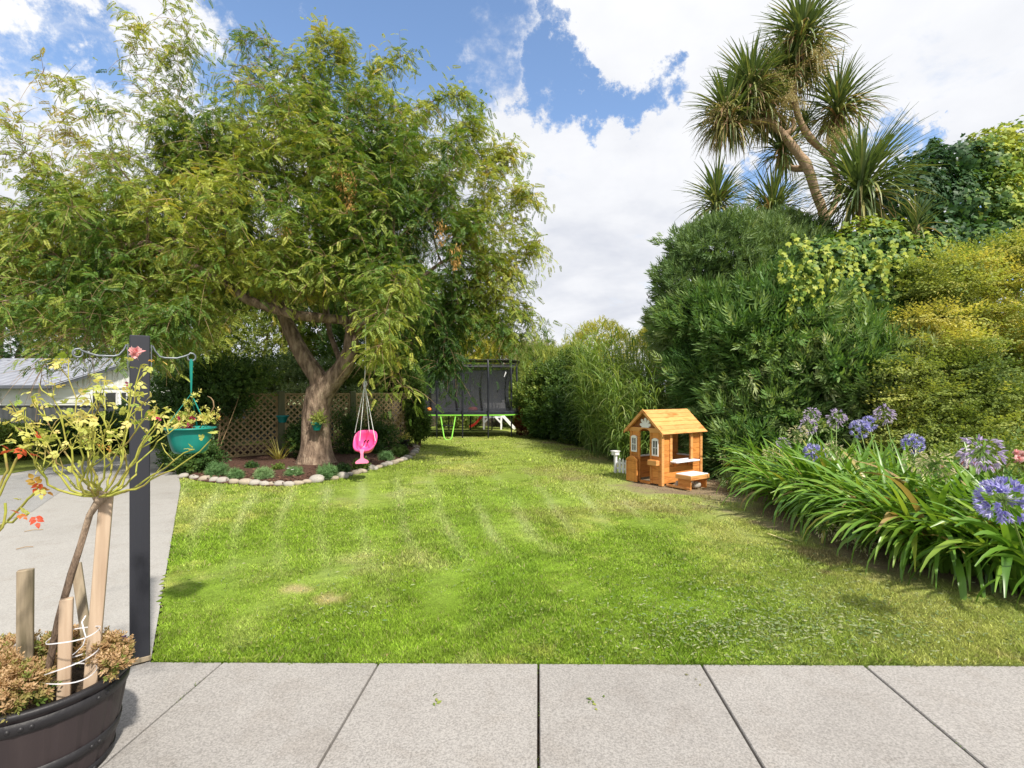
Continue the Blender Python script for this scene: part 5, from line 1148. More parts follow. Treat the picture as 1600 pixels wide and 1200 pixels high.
# fences at the back
t = thing('paling_fence', 'dark brown paling fence behind the trampoline', 'fence', (-2, 23.5, 0)); b = MB()
for k in range(60): x = -6.2 + k * .125; b.box((x, 23.5, .55 + .02 * math.sin(k * 3.3)), (.112, .02, 1.15))
b.build('palings', M['fence_brown'], t); b = MB(); b.box((-2.4, 23.55, .9), (7.6, .05, .08)); b.box((-2.4, 23.55, .3), (7.6, .05, .08)); b.build('rail', M['fence_brown'], t)
for k in range(4): b = MB(); b.box((-6 + k * 2.4, 23.6, .6), (.1, .1, 1.25)); b.build('post', M['fence_brown'], t)
plant('hedge', 'dark mixed hedge behind the paling fence at the end of the lawn', 'hedge', [B(680, 610, 25, 2.0, .8, 1.8), B(740, 620, 25, 1.8, .8, 1.6), B(790, 625, 25.5, 1.8, .8, 1.6), B(845, 640, 24, 1.3, .8, 1.2), B(620, 610, 25, 2, .8, 1.8)], 7000, 'sprig', 1.0, 'mid', None, mean=.42, amp=.3, r0=.05)
plant('leafy_bush', 'sunlit low leafy bush behind the play tower slide', 'bush', [B(728, 662, 22.6, .6, .3, .4), B(700, 665, 22.6, .5, .3, .35)], 600, 'oval', 1.1, 'mid', None, mean=.6)

# ------------------------------------------------------------------ neighbour's house, far fence and hedge
HYY = 20.0; hx = (80 - 800) / F * HYY; ze, za = 1.78, 2.92
t = thing('weatherboard_house', 'low white weatherboard house with a grey metal roof beyond the driveway', 'house', (hx - 6, HYY + 4, 0))
def wall_boards(b, A, Bp, z0, z1, step=.19, nrm=Vector((0, -1, 0))):
    z = z0
    while z < z1 - .01:
        zt = min(z + step, z1); A_, B_ = Vector(A), Vector(Bp)
        b.add([A_ + Vector((0, 0, z)) + nrm * .022, B_ + Vector((0, 0, z)) + nrm * .022, B_ + Vector((0, 0, zt)) + nrm * .004, A_ + Vector((0, 0, zt)) + nrm * .004, A_ + Vector((0, 0, z)), B_ + Vector((0, 0, z))], [(0, 1, 2, 3), (4, 5, 1, 0)]); z = zt
b = MB(); wall_boards(b, (hx - 12, HYY, 0), (hx, HYY, 0), 0, ze); wall_boards(b, (hx, HYY, 0), (hx, HYY + 8, 0), 0, ze, nrm=Vector((1, 0, 0)))
b.box((hx + .01, HYY - .01, ze / 2), (.09, .09, ze)); b.box((hx - 6.2, HYY + 4, ze / 2), (12, 7.7, ze)); b.build('wall', M['board'], t)
b = MB(); b.add([(hx, HYY, ze), (hx, HYY + 8, ze), (hx, HYY + 4, za)], [(0, 1, 2)])
for k in range(1, 26): y = HYY + 8 * k / 26; zt = ze + (za - ze) * (1 - abs(y - HYY - 4) / 4); b.box((hx + .012, y, (ze + zt) / 2), (.02, .03, zt - ze))
b.box((hx + .02, HYY + 4, ze), (.05, 8, .06)); b.build('gable', M['board'], t)
def sheet(b, y0, z0, y1, z1, x0, x1, th=.05):
    nseg = int((x1 - x0) / .42); V = []
    for k in range(nseg + 1):
        x = x0 + (x1 - x0) * k / nseg
        for dx, dz in ((0, 0), (.025, .06), (.075, .06), (.10, 0)): V += [(x + dx, y0, z0 + dz), (x + dx, y1, z1 + dz)]
    m = len(V) // 2; b.add(V, [(2 * i, 2 * i + 2, 2 * i + 3, 2 * i + 1) for i in range(m - 1)])
    b.add([(x0, y0, z0 - th), (x1, y0, z0 - th), (x1, y1, z1 - th), (x0, y1, z1 - th)], [(0, 1, 2, 3)])
b = MB(); sheet(b, HYY - .35, ze + .02, HYY + 4, za + .14, hx - 12, hx + .18); sheet(b, HYY + 8.35, ze + .02, HYY + 4, za + .14, hx - 12, hx + .18); b.tube([(hx - 12, HYY + 4, za + .17), (hx + .3, HYY + 4, za + .17)], .07, 6); rf = b.build('roof', M['roofm'], t)
b = MB(); b.box((hx - 5.8, HYY - .40, ze + .0), (12.3, .13, .15), None, .02); b.build('gutter', M['gutter'], rf)
b = MB(); b.bar((hx + .25, HYY - .4, ze - .02), (hx + .25, HYY + 4, za + .10), .03, .17); b.bar((hx + .25, HYY + 8.4, ze - .02), (hx + .25, HYY + 4, za + .10), .03, .17); b.build('barge_board', M['gutter'], rf)
def window(x0, x1, z0, z1, face):
    b = MB()
    if face == 'f': b.box(((x0 + x1) / 2, HYY - .03, (z0 + z1) / 2), (x1 - x0, .03, z1 - z0)); 
    else: b.box((hx + .03, (x0 + x1) / 2, (z0 + z1) / 2), (.03, x1 - x0, z1 - z0))
    w_ = b.build('window', M['glass'], t); b = MB()
    for u0, u1, v0, v1 in ((x0 - .06, x1 + .06, z1, z1 + .06), (x0 - .06, x1 + .06, z0 - .06, z0), (x0 - .06, x0, z0, z1), (x1, x1 + .06, z0, z1), ((x0 + x1) / 2 - .03, (x0 + x1) / 2 + .03, z0, z1)):
        if face == 'f': b.box(((u0 + u1) / 2, HYY - .045, (v0 + v1) / 2), (u1 - u0, .05, v1 - v0))
        else: b.box((hx + .045, (u0 + u1) / 2, (v0 + v1) / 2), (.05, u1 - u0, v1 - v0))
    b.build('frame', M['white'], w_)
window(hx - 3.3, hx - 2.0, .7, 1.5, 'f'); window(HYY + 1.9, HYY + 3.2, .6, 1.55, 's'); window(HYY + 3.5, HYY + 4.2, .6, 1.55, 's')
t = thing('corrugated_fence', 'dark grey corrugated metal fence in front of the white house', 'fence', (-13, 17.2, 0)); b = MB(); V = []; nx_ = 360
for k in range(nx_ + 1): x = -24 + k * .05; V += [(x, 17.2 + .018 * math.sin(k * 1.57), 0), (x, 17.2 + .018 * math.sin(k * 1.57), 1.12)]
b.add(V, [(2 * i, 2 * i + 2, 2 * i + 3, 2 * i + 1) for i in range(nx_)], True); b.build('sheeting', M['fence_dark'], t)
b = MB(); b.box((-15, 17.2, 1.13), (18, .07, .035)); b.build('capping', M['fence_dark'], t)
for k in range(7): b = MB(); b.box((-23.5 + k * 2.5, 17.26, .56), (.06, .06, 1.12)); b.build('post', M['fence_dark'], t)
hg = 'shrubs in the border left of the driveway'
for i, (lab, bl, mt, tp) in enumerate([
    ('glossy green shrub at the photo edge in front of the dark metal fence', [B(-30, 700, 11.9, .9, .7, .42), B(20, 698, 12.3, .8, .6, .42)], 'mid', 'oval'),
    ('dark leafy shrub in front of the metal fence, behind the rose canes', [B(70, 698, 12.9, .8, .6, .42), B(105, 693, 13.5, .7, .6, .42)], 'dark', 'oval'),
    ('dark bushy shrub left of the black post, at the driveway bend', [B(140, 688, 14, .8, .6, .45), B(170, 682, 14.8, .7, .6, .5)], 'dark', 'oval'),
    ('green shrub seen just right of the black post below the hanging pot', [B(210, 678, 15.6, .9, .6, .5), B(250, 676, 16.2, .8, .6, .5)], 'mid', 'oval'),
    ('tall dark shrub behind the hanging pot beside the lattice fence', [B(262, 640, 16.5, .9, .7, 1.1), B(290, 620, 17, .9, .7, 1.4), B(232, 645, 17.4, .6, .6, .85)], 'dark', 'oval')]):
    plant('border_shrub', lab, 'shrub', bl, 2200, tp, 1.15, mt, hg, mean=.42, amp=.3, lump=.25, r0=.03)
# ------------------------------------------------------------------ wooden playhouse
CP = Vector((2.53, 8.66, 0)); e1 = Vector((.829, .559, 0)); e2 = Vector((-.559, .829, 0)); UP = Vector((0, 0, 1))
LS, WF = 1.08, .705                    # long side, gable front
def q_(s, w, z): return CP + e1 * s + e2 * w + UP * z
t = thing('playhouse', 'orange wooden cubby house with white trimmed windows on the lawn edge', 'playhouse', CP + e1 * .5 + e2 * .35)
def slab_(b, p, s, w, z, bev=.003):    # box given by its ranges in house coordinates
    R = Matrix((e1, e2, UP)).transposed(); c = q_((s[0] + s[1]) / 2, (w[0] + w[1]) / 2, (z[0] + z[1]) / 2)
    b.box(c, (abs(s[1] - s[0]), abs(w[1] - w[0]), abs(z[1] - z[0])), R, bev)
def planks(b, s, w, z, n, bev=.004, axis='z'):
    for k in range(n):
        z0 = z[0] + (z[1] - z[0]) * k / n; z1 = z[0] + (z[1] - z[0]) * (k + 1) / n; slab_(b, None, s, w, (z0 + .001, z1 - .0015), bev)
T = .03; EH = .94; RH = 1.27
# right side wall: low boards, side boards, opening, head
b = MB(); planks(b, (.05, LS - .05), (0, T), (.03, .40), 4); planks(b, (.05, .25), (0, T), (.40, .875), 5); planks(b, (.77, LS - .05), (0, T), (.40, .875), 5)
slab_(b, 0, (.05, LS - .05), (0, T), (.877, EH)); b.build('side_wall', M['cedar'], t)
b = MB()
for s in ((-.012, .05), (.20, .262), (.758, .82), (LS - .05, LS + .012)):
    b = MB(); slab_(b, 0, s, (-.018, .0), (.0 if s[0] < .1 or s[0] > .9 else .35, EH), .003); b.build('upright', M['cedar_top'], t)
# left side wall and back wall
b = MB(); planks(b, (.05, LS - .05), (WF - T, WF), (.03, .42), 4); slab_(b, 0, (.05, LS - .05), (WF - T, WF), (.877, EH)); planks(b, (.05, .2), (WF - T, WF), (.42, .875), 5); planks(b, (.85, LS - .05), (WF - T, WF), (.42, .875), 5)
planks(b, (LS - T, LS), (T, WF - T), (.03, .42), 4); planks(b, (LS - T, LS), (T, .2), (.42, EH), 5); planks(b, (LS - T, LS), (WF - .2, WF - T), (.42, EH), 5); b.build('rear_wall', M['cedar'], t)
b = MB(); slab_(b, 0, (.2, .85), (WF - .06, WF + .02), (.42, .44)); slab_(b, 0, (LS - .05, LS + .02), (.2, WF - .2), (.42, .44)); b.build('rear_sill', M['white'], t)
# gable front at s = 0
b = MB()
planks(b, (0, T), (.06, .235), (.02, .90), 8); planks(b, (0, T), (.485, WF - .05), (.02, .90), 8)
slab_(b, 0, (-.014, .0), (.0, .058), (0, .90)); slab_(b, 0, (-.014, .0), (.20, .245), (.02, .90)); slab_(b, 0, (-.014, .0), (.475, .52), (.02, .90)); slab_(b, 0, (-.014, .0), (WF - .055, WF), (0, .90))
slab_(b, 0, (-.012, .02), (.245, .475), (.0, .045)); b.build('front_wall', M['cedar'], t)
b = MB(); pts = [(.0, .90), (.235, .895), (.26, .925), (.30, .945), (.36, .953), (.42, .945), (.46, .925), (.485, .895), (WF, .90), (WF, EH + .03), (.0, EH + .03)]
b.prism([q_(-.018, w, z) for w, z in pts], e1 * .03); b.build('lintel', M['cedar_top'], t)
b = MB(); hw = WF / 2
b.prism([q_(.012, w, z) for w, z in [(.0, EH + .03), (WF, EH + .03), (hw, RH - .02)]], e1 * .015); b.build('gable', surf('cedar_dark', (.20, .075, .02), (.26, .10, .03), 5, .6), t)
b = MB()
for k in range(5):                     # the white sunburst
    a = math.radians(18 + 36 * k); L_ = .135 if k in (1, 2, 3) else .11; c0 = q_(-.006, hw, EH + .05); d_ = e2 * math.cos(a) + UP * math.sin(a); sd_ = e2 * -math.sin(a) + UP * math.cos(a)
    b.prism([c0 - sd_ * .018, c0 + d_ * L_ - sd_ * .026, c0 + d_ * (L_ + .022), c0 + d_ * L_ + sd_ * .026, c0 + sd_ * .018], e1 * .012)
b.prism([q_(-.012, hw + w, EH + z) for w, z in [(-.085, .032), (.085, .032), (.065, .075), (0, .10), (-.065, .075)]], e1 * .012); b.build('sunburst', M['white'], t)
# roof: boards on both slopes
ov_, ofr, obk = .085, .07, .06
for sg in (1, -1):
    b = MB(); nB = 6
    for k in range(nB):
        f0, f1 = k / nB, (k + 1) / nB + .012
        def rp(s, f, dz=0):
            w = hw - sg * (hw + ov_) * f; z = RH - (RH - EH + .015) * f * (hw + ov_) / hw * .93; return q_(s, w, z + dz)
        A_ = [rp(-ofr, f0, .012), rp(LS + obk, f0, .012), rp(LS + obk, f1, .02), rp(-ofr, f1, .02)]; nn_ = (A_[1] - A_[0]).cross(A_[3] - A_[0]).normalized()
        if nn_.z < 0: nn_ = -nn_; A_ = A_[::-1]
        b.prism(A_, -nn_ * .014)
    b.build('roof', M['cedar_top'], t)
    b = MB(); b.prism([rp(-ofr - .012, 0, .03), rp(-ofr - .012, 1.0, .03), rp(-ofr - .012, 1.0, -.02), rp(-ofr - .012, 0, -.035)], e1 * .014); b.build('barge_board', M['cedar_top'], t)
# shutters of the side opening already in the trim; counter shelf with brackets
b = MB(); slab_(b, 0, (.20, .84), (-.15, -.018), (.385, .41), .006); b.build('counter', M['whitewash'], t)
for s in (.30, .68): b = MB(); b.prism([q_(s, -.002, .385), q_(s, -.10, .385), q_(s, -.085, .35), q_(s, -.02, .315), q_(s, -.002, .315)], e1 * .03); b.build('shelf_bracket', M['cedar'], t)
b = MB(); slab_(b, 0, (.262, .758), (.03, .06), (.40, .42)); b.build('inner_sill', M['whitewash'], t)
def win(w0, w1, z0, z1):
    b = MB(); zc = (z0 + z1) / 2; wc = (w0 + w1) / 2; f = .022
    arc = [(w0 + (w1 - w0) * k / 8, z1 + .025 * math.sin(PI * k / 8)) for k in range(9)]
    b.prism([q_(-.026, w, z) for w, z in [(w0, z1 - f)] + arc + [(w1, z1 - f)]], e1 * .02)
    for s_, w_, z_ in (((-.026, -.008), (w0, w0 + f), (z0, z1 - f)), ((-.026, -.008), (w1 - f, w1), (z0, z1 - f)), ((-.026, -.008), (w0 + f, w1 - f), (z0, z0 + f)), ((-.024, -.009), (wc - .006, wc + .006), (z0 + f, z1 - f)), ((-.023, -.010), (w0 + f, w1 - f), (zc - .006, zc + .006))): slab_(b, 0, s_, w_, z_, .001)
    wf = b.build('window', M['white'], t); b = MB(); slab_(b, 0, (-.012, -.004), (w0 + f * .5, w1 - f * .5), (z0 + f * .5, z1 - f * .5), 0); b.build('pane', M['glass'], wf)
win(.055, .19, .50, .78); win(.535, .665, .53, .80)
b = MB(); slab_(b, 0, (-.10, -.014), (.03, .225), (.345, .43), .004); b.build('planter_box', M['cedar_top'], t)
b = MB(); slab_(b, 0, (-.085, -.03), (.05, .205), (.431, .436), 0); b.build('planter_opening', M['cedar'], bpy.data.objects['planter_box'])
# the half door, swung back against the left of the wall
b = MB(); w0, w1 = .478, .728
for k in range(4):
    a0 = w0 + (w1 - w0) * k / 4 + .001; a1 = w0 + (w1 - w0) * (k + 1) / 4 - .001; zt = lambda w: .40 + .055 * math.sin(PI * (w - w0) / (w1 - w0))
    b.prism([q_(-.075, a0, .01), q_(-.075, a1, .01), q_(-.075, a1, zt(a1)), q_(-.075, (a0 + a1) / 2, zt((a0 + a1) / 2)), q_(-.075, a0, zt(a0))], e1 * .022)
for wa, wb in ((w0, w0 + .03), (w1 - .03, w1)): slab_(b, 0, (-.085, -.074), (wa, wb), (.01, .40), .002)
N8 = 10; b.prism([q_(-.086, w0 + (w1 - w0) * k / N8, .40 + .055 * math.sin(PI * k / N8)) for k in range(N8 + 1)] + [q_(-.086, w1 - (w1 - w0) * k / N8, .37 + .05 * math.sin(PI * k / N8)) for k in range(N8 + 1)], e1 * .012)
b.build('door', M['cedar'], t)
# picket fence and letter box at the far left, fixed to the house
b = MB(); s0 = .35
for k in range(7):
    w = WF + .03 + k * .092; b.prism([q_(s0, w, .03), q_(s0, w + .055, .03), q_(s0, w + .055, .27), q_(s0, w + .0275, .31), q_(s0, w, .27)], e1 * .014)
slab_(b, 0, (s0 + .014, s0 + .03), (WF, WF + .70), (.09, .125)); slab_(b, 0, (s0 + .014, s0 + .03), (WF, WF + .70), (.20, .235)); b.build('picket_fence', M['white'], t)
b = MB(); slab_(b, 0, (s0 - .01, s0 + .04), (WF + .70, WF + .75), (0, .38)); lb = b.build('letter_box', M['white'], t)
b = MB(); slab_(b, 0, (s0 - .04, s0 + .07), (WF + .675, WF + .785), (.355, .425), .004); slab_(b, 0, (s0 - .055, s0 + .085), (WF + .66, WF + .80), (.426, .44), .004); b.build('box', M['white'], lb)
# bench joined to the side wall
b = MB(); slab_(b, 0, (.07, .53), (-.53, -.24), (.225, .247), .005); b.build('bench_seat', M['whitewash'], t)
b = MB(); slab_(b, 0, (.06, .54), (-.545, -.53), (.165, .236), .003); slab_(b, 0, (.055, .07), (-.545, -.24), (.165, .236), .003); slab_(b, 0, (.53, .545), (-.53, -.24), (.165, .236), .003); b.build('bench_apron', M['cedar_top'], t)
for s in (.095, .50): b = MB(); slab_(b, 0, (s, s + .02), (-.51, -.26), (.0, .225), .003); b.build('bench_leg', M['cedar'], t)
b = MB(); slab_(b, 0, (.085, .125), (-.505, -.02), (.0, .035), .003); b.build('bench_tie', M['cedar_top'], t)
o = bpy.data.objects.new('pebbly_rock', stone_mesh(900, M['rock'])); COL.objects.link(o); o.location = q_(.36, -.42, .055); o.scale = (.08, .06, .065); tag(o, 'small dark mottled rock lying under the playhouse bench', 'rock')
o = bpy.data.objects.new('pale_rock', stone_mesh(901, M['river2'])); COL.objects.link(o); o.location = q_(.16, -.2, .05); o.scale = (.045, .04, .06); tag(o, 'small pale rock between the playhouse wall and its bench', 'rock')
plant('seedling', 'small pale leafy weed growing alone right of the playhouse bench', 'weed', [B(1137, 752, 8.3, .09, .08, .12), B(1140, 765, 8.2, .1, .08, .07)], 60, 'oval', .6, 'willow', None, mean=.7, r0=.005)

# ------------------------------------------------------------------ agapanthus border
r = np.random.default_rng(55)
def floret_tpl(k=6, L=.045, W=.014):
    P_ = []
    for i in range(k):
        v, f = one_leaf(L, W, -.15, 1); v = rot(v, 'Y', -.45 * 1); v = rot(v, 'X', 2 * PI * i / k); P_.append((v, f))
    return join(P_)
FLT = floret_tpl(); BUD = join([one_leaf(.05, .016, .1, 1), (rot(one_leaf(.05, .016, .1, 1)[0], 'X', 1.57), [(0, 1, 2, 3)])])
def umbel(parent, c, R, kind, m=60, base=None):
    c = np.array(c); d = unit(r.normal(size=(m, 3)) + [0, 0, .25]); st = d.copy()
    if kind in ('lilac', 'seed'): d = unit(d + np.array([0, 0, -.25])); 
    hub = c + np.array([0, 0, -.02]); mid = hub + st * R * .5; e = hub + (st * .62 + d * .2 + (np.array([0, 0, -.14]) if kind != 'violet' else 0)) * R
    stalk = NB()
    if base is not None:
        b0 = np.array(base); s_ = np.linspace(0, 1, 9)[:, None]; m_ = b0 * .45 + hub * .55 + [0, 0, .18 * (hub[2] - b0[2])]; p = (1 - s_) ** 2 * b0 + 2 * s_ * (1 - s_) * m_ + s_ * s_ * hub
        stalk.sticks(p[:-1], p[1:], .0065, .006, n=6)
    stalk.sticks(np.tile(hub, (m, 1)), e, .0014, .0012); f_ = stalk.build('flower_stem', M['stalk'], parent)
    nb = NB(); dirs = unit(e - hub + (np.array([0, 0, -.35]) * R if kind != 'violet' else 0)); sc = R / .11
    if kind == 'violet':
        nb.scatter(FLT, e, frames(dirs, roll=r.uniform(0, 6, m)), r.uniform(.75, 1.15, m) * sc, r.uniform(0, 1, m)); nb.scatter(BUD, e + dirs * .006, frames(dirs), r.uniform(.5, .8, m) * sc, r.uniform(0, .4, m)); nb.build('flower_head', M['violet'], parent)
    elif kind == 'lilac':
        nb.scatter(BUD, e, frames(unit(dirs + r.normal(0, .25, dirs.shape))), r.uniform(.7, 1.1, m) * sc, r.uniform(.1, 1, m)); k_ = m // 3; nb.scatter(FLT, e[:k_], frames(dirs[:k_], roll=r.uniform(0, 6, k_)), r.uniform(.5, .9, k_) * sc, r.uniform(0, .5, k_)); nb.build('flower_head', M['lilac'], parent)
    else:
        nb.scatter(BUD, e, frames(unit(dirs + r.normal(0, .3, dirs.shape))), r.uniform(.6, 1.0, m) * sc, r.uniform(.1, 1, m)); nb.build('seed_head', M['seed'], parent)
def agap(label, x, y, rad, n, L, heads, seed, hz=1.0, mean=.45):
    q = np.random.default_rng(seed); t = thing('agapanthus', label, 'plant', (x, y, 0), 0, 'agapanthus clumps along the flower border'); nb = NB(); n = int(n * 1.45); L = L * 1.22
    a = q.uniform(0, 2 * PI, n); rr = rad * q.uniform(0, 1, n) ** .5; P0 = np.stack([x + rr * np.cos(a), y + rr * np.sin(a), np.full(n, .02)], -1)
    x0_ = x; az = a + q.normal(0, .6, n); el = np.clip(1.52 - .28 * rr / rad + q.normal(0, .12, n), .95, 1.55); cv = q.uniform(1.1, 3.3, n) * (1 - .2 * (rr < rad * .4)); cv = np.where(q.uniform(0, 1, n) < .17, q.uniform(.5, 1.3, n), cv)
    nb.ribbons(P0, az, el * .98, cv, L * q.uniform(.65, 1.15, n), q.uniform(.034, .060, n), 9, np.clip(mean + .17 * q.normal(size=n) + .5 * (q.uniform(0, 1, n) < .07), 0, 1), taper=.7, fold=.3, twist=q.normal(0, .6, n), base=.6, wmin=.12)
    nb.build('leaves', M['agap'], t)
    for px, py, Y, R, kind in heads: R *= .9; c = at(px, py, Y); umbel(t, c, R, kind, int(50 + 500 * (R - .07)), base=(x + (c.x - x) * .35, y + (c.y - y) * .35, .1))
    return t
agap('agapanthus clump farthest along the border, next to the playhouse side', 4.3, 8.1, .42, 210, .80, [(1135, 690, 9.3, .10, 'seed'), (1130, 716, 8.9, .09, 'seed'), (1175, 712, 8.4, .10, 'seed'), (1223, 692, 8.3, .13, 'lilac')], 1)
agap('agapanthus clump with cream seed heads behind the first front clump', 4.55, 7.2, .45, 230, .86, [(1205, 706, 7.4, .12, 'seed'), (1247, 674, 7.6, .15, 'seed'), (1262, 662, 7.9, .14, 'lilac'), (1268, 645, 8.2, .13, 'lilac'), (1307, 650, 8.0, .15, 'lilac')], 2)
agap('agapanthus clump with a lilac blue head low in its middle, left front of the border', 4.0, 6.6, .45, 260, .85, [(1272, 706, 6.6, .13, 'violet'), (1246, 752, 6.2, .08, 'seed'), (1320, 716, 6.5, .13, 'seed')], 3)
agap('agapanthus clump in the middle of the border with pale dry flowers at its foot', 4.2, 5.68, .45, 270, .88, [(1290, 822, 5.35, .11, 'seed'), (1322, 832, 5.2, .11, 'seed'), (1350, 846, 5.0, .11, 'seed'), (1303, 700, 6.0, .12, 'seed'), (1343, 668, 7.0, .13, 'violet'), (1358, 660, 7.2, .11, 'violet')], 4)
agap('agapanthus clump behind, with a tall pale head against the buddleia', 5.35, 6.9, .45, 200, .85, [(1382, 644, 7.6, .15, 'lilac'), (1427, 691, 6.6, .13, 'violet')], 5)
agap('agapanthus clump with a large nodding green seed head', 4.75, 5.0, .48, 300, .92, [(1462, 722, 4.9, .16, 'seed'), (1430, 715, 5.2, .12, 'seed')], 6)
agap('large front agapanthus clump spilling broad leaves onto the worn lawn', 4.05, 4.78, .45, 300, .88, [], 7, mean=.5)
agap('agapanthus clump with a wide faded lilac head, near the pink roses', 5.3, 4.95, .45, 230, .88, [(1533, 699, 4.3, .165, 'lilac')], 8)
agap('nearest agapanthus clump with the big violet blue flower head at the photo edge', 4.3, 4.1, .38, 240, .82, [(1567, 777, 3.2, .145, 'violet')], 9)
p = gp(1232, 716); 
# pink roses behind
def blooms(parent, pts, R, mat, m=26):
    for c in pts:
        nb = NB(); c = np.array(c); d = unit(r.normal(size=(m, 3)) + [0, -.3, .6]); nb.scatter(one_leaf(1, .95, -.35, 2), c + d * R * .15, frames(d, roll=r.uniform(-3, 3, m)), np.full(m, R) * r.uniform(.7, 1.1, m), r.uniform(0, 1, m)); nb.build('bloom', M[mat], parent)
t = plant('rose_bush', 'rose bush with clusters of pink blooms behind the front agapanthus', 'rose bush', [B(1510, 745, 5.9, .5, .4, .3), B(1580, 730, 5.6, .35, .3, .3), B(1490, 790, 5.8, .5, .4, .4)], 420, 'oval', .8, 'mid', None, mean=.4, r0=.008)
blooms(t, [at(*q) for q in [(1505, 727, 5.5), (1515, 726, 5.5), (1524, 729, 5.5), (1531, 734, 5.5), (1548, 731, 5.5), (1470, 732, 5.6), (1592, 718, 5.2), (1600, 712, 5.2), (1588, 708, 5.3)]], .045, 'pinkf')
b = MB(); p0, p1 = gp(1199, 836), gp(1238, 850); b.bar(p0 + Vector((0, 0, .02)), p1 + Vector((0, 0, .02)), .018, .008, .002); tag(b.build('dry_stalk', M['drystalk']), 'pale dry stalk lying on the bare soil before the agapanthus', 'stalk')
def litter(name, label, px, py, mat, k, sz, z=.03, spread=.03):
    q = gp(px, py); nb = NB(); P_ = np.array([tuple(q)]) + r.normal(0, spread, (k, 3)) * [1, 1, 0] + [0, 0, z]; a = r.uniform(0, 6.28, k)
    nb.scatter(one_leaf(1, .45, .2, 2), P_, frames(np.stack([np.cos(a), np.sin(a), a * 0 + .15], -1), roll=r.normal(0, .4, k)), r.uniform(.6, 1.2, k) * sz, r.uniform(0, 1, k))
    o = nb.build(name, M[mat]); tag(o, label, 'leaf litter'); return o
litter('fallen_sprig', 'small green leaf scrap on the patio slab left of the middle joint', 685, 1098, 'mid', 4, .03)
litter('fallen_sprig', 'little green leaf sprig on the patio slab right of the middle joint', 928, 1105, 'mid', 7, .025)
litter('fallen_sprig', 'dark leaf scraps on the patio slab near the third joint', 1085, 1072, 'dry', 3, .025)
litter('dry_leaf', 'curled tan leaf on the lawn by the patio edge', 604, 1032, 'pansy', 2, .03, .04, .005)
litter('dry_leaf', 'orange brown curled leaf on the soil under the nearest agapanthus', 1535, 934, 'pansy', 3, .07, .02, .02)
# twigs on the driveway
for k_, (a_, e_, lab) in enumerate([((38, 832), (67, 829), 'upper thin dark twig lying on the driveway'), ((25, 860), (52, 856), 'lower thin dark twig lying on the driveway')]):
    b = MB(); p0, p1 = gp(*a_), gp(*e_); b.tube([p0 + Vector((0, 0, .012)), (p0 + p1) / 2 + Vector((0, .01, .02)), p1 + Vector((0, 0, .012))], .004, 5); tag(b.build('fallen_twig', M['twig']), lab, 'twig', 'twigs on the driveway')
# bird
c = at(1014, 464, 40); t = MB(); t.lathe([(.001, -.14), (.03, -.1), (.05, 0), (.04, .1), (.001, .16)], (0, 0, 0), 8); t.add([(0, 0, .05), (.34, .02, .16), (.3, .02, .05), (0, 0, -.04), (-.3, .05, .2), (-.26, .05, .1)], [(0, 1, 2, 3), (0, 3, 5, 4), (3, 2, 1, 0), (4, 5, 3, 0)][:2])
t.xform(Matrix.Translation(c) @ Matrix.Rotation(.5, 4, 'Y')); tag(t.build('bird', M['bird']), 'tiny dark bird flying in the white sky left of the willowy shrub', 'bird')

# ------------------------------------------------------------------ black post with two hooks, hanging pot
pc = Vector((-2.203, 3.03, 0)); ang = math.radians(37)
t = thing('wooden_post', 'square black painted wooden post at the patio corner', 'post', pc)
R = Matrix.Rotation(ang, 3, 'Z'); b = MB(); b.box(pc + Vector((0, 0, .985)), (.098, .098, 1.89), R, .005); pb = b.build('shaft', M['post'], t)
b = MB(); b.box(pc + Vector((0, 0, .03)), (.106, .106, .03), R, .003); b.build('base_plate', M['stakeold'], t)
ux = R @ Vector((1, 0, 0))
def arm(sg, tipx, tipy, name):
    b = MB(); s0 = pc + ux * (.052 * sg); z0 = at(0, 552, 3).z
    b.bar(s0 + UP * (z0 - .09) + ux * .004 * sg, s0 + UP * (z0 + .055) + ux * .004 * sg, .022, .006, .001, up=tuple(ux))
    r0 = s0 + ux * .01 * sg + UP * z0; tp = at(tipx, tipy, pc.y + (.17 if sg > 0 else -.2)); dd = (tp - r0); dd.z = 0; L_ = dd.length; dd.normalize()
    pts = [r0 + UP * .05, r0 + UP * .02 + dd * .012, r0 + dd * .035 - UP * .012, r0 + dd * .06 - UP * .02]
    for f in (.35, .55, .7, .82): pts.append(r0 + dd * L_ * f + UP * (-.02 + (.012 if f > .6 else 0) + (.012 if f > .8 else 0)))
    cr = r0 + dd * (L_ - .028) + UP * (-.012)
    for k_ in range(10): a = math.radians(100 - 34 * k_); rr_ = .027 * (1 - .035 * k_); pts.append(cr + dd * rr_ * math.cos(a) + UP * rr_ * math.sin(a))
    b.tube(pts, [.0055] * (len(pts) - 3) + [.005, .0045, .0035], 8); b.build('hook_arm', M['iron'], t)
    return cr - UP * .027
arm(-1, 112, 552, 'l'); hk = arm(1, 307, 562, 'r')
hk.z += .004
pr = .135; pz = at(0, 668, hk.y).z; pcn = Vector((hk.x - .008, hk.y, 0)); ph = .155
t = thing('hanging_pot', 'teal plastic hanging pot on the hook of the black post', 'pot', (pcn.x, pcn.y, pz - ph))
b = MB(); b.lathe([(.001, pz - ph), (pr * .60, pz - ph), (pr * .70, pz - ph + .015), (pr * .80, pz - ph + .06), (pr * .90, pz - .035), (pr * .91, pz - .03), (pr * .93, pz - .028), (pr * .95, pz - .012), (pr * 1.08, pz - .008), (pr * 1.09, pz), (pr * .97, pz + .002), (pr * .90, pz - .02), (pr * .88, pz - .03), (.001, pz - .032)], pcn, 48); pt = b.build('pot_body', M['teal'], t)
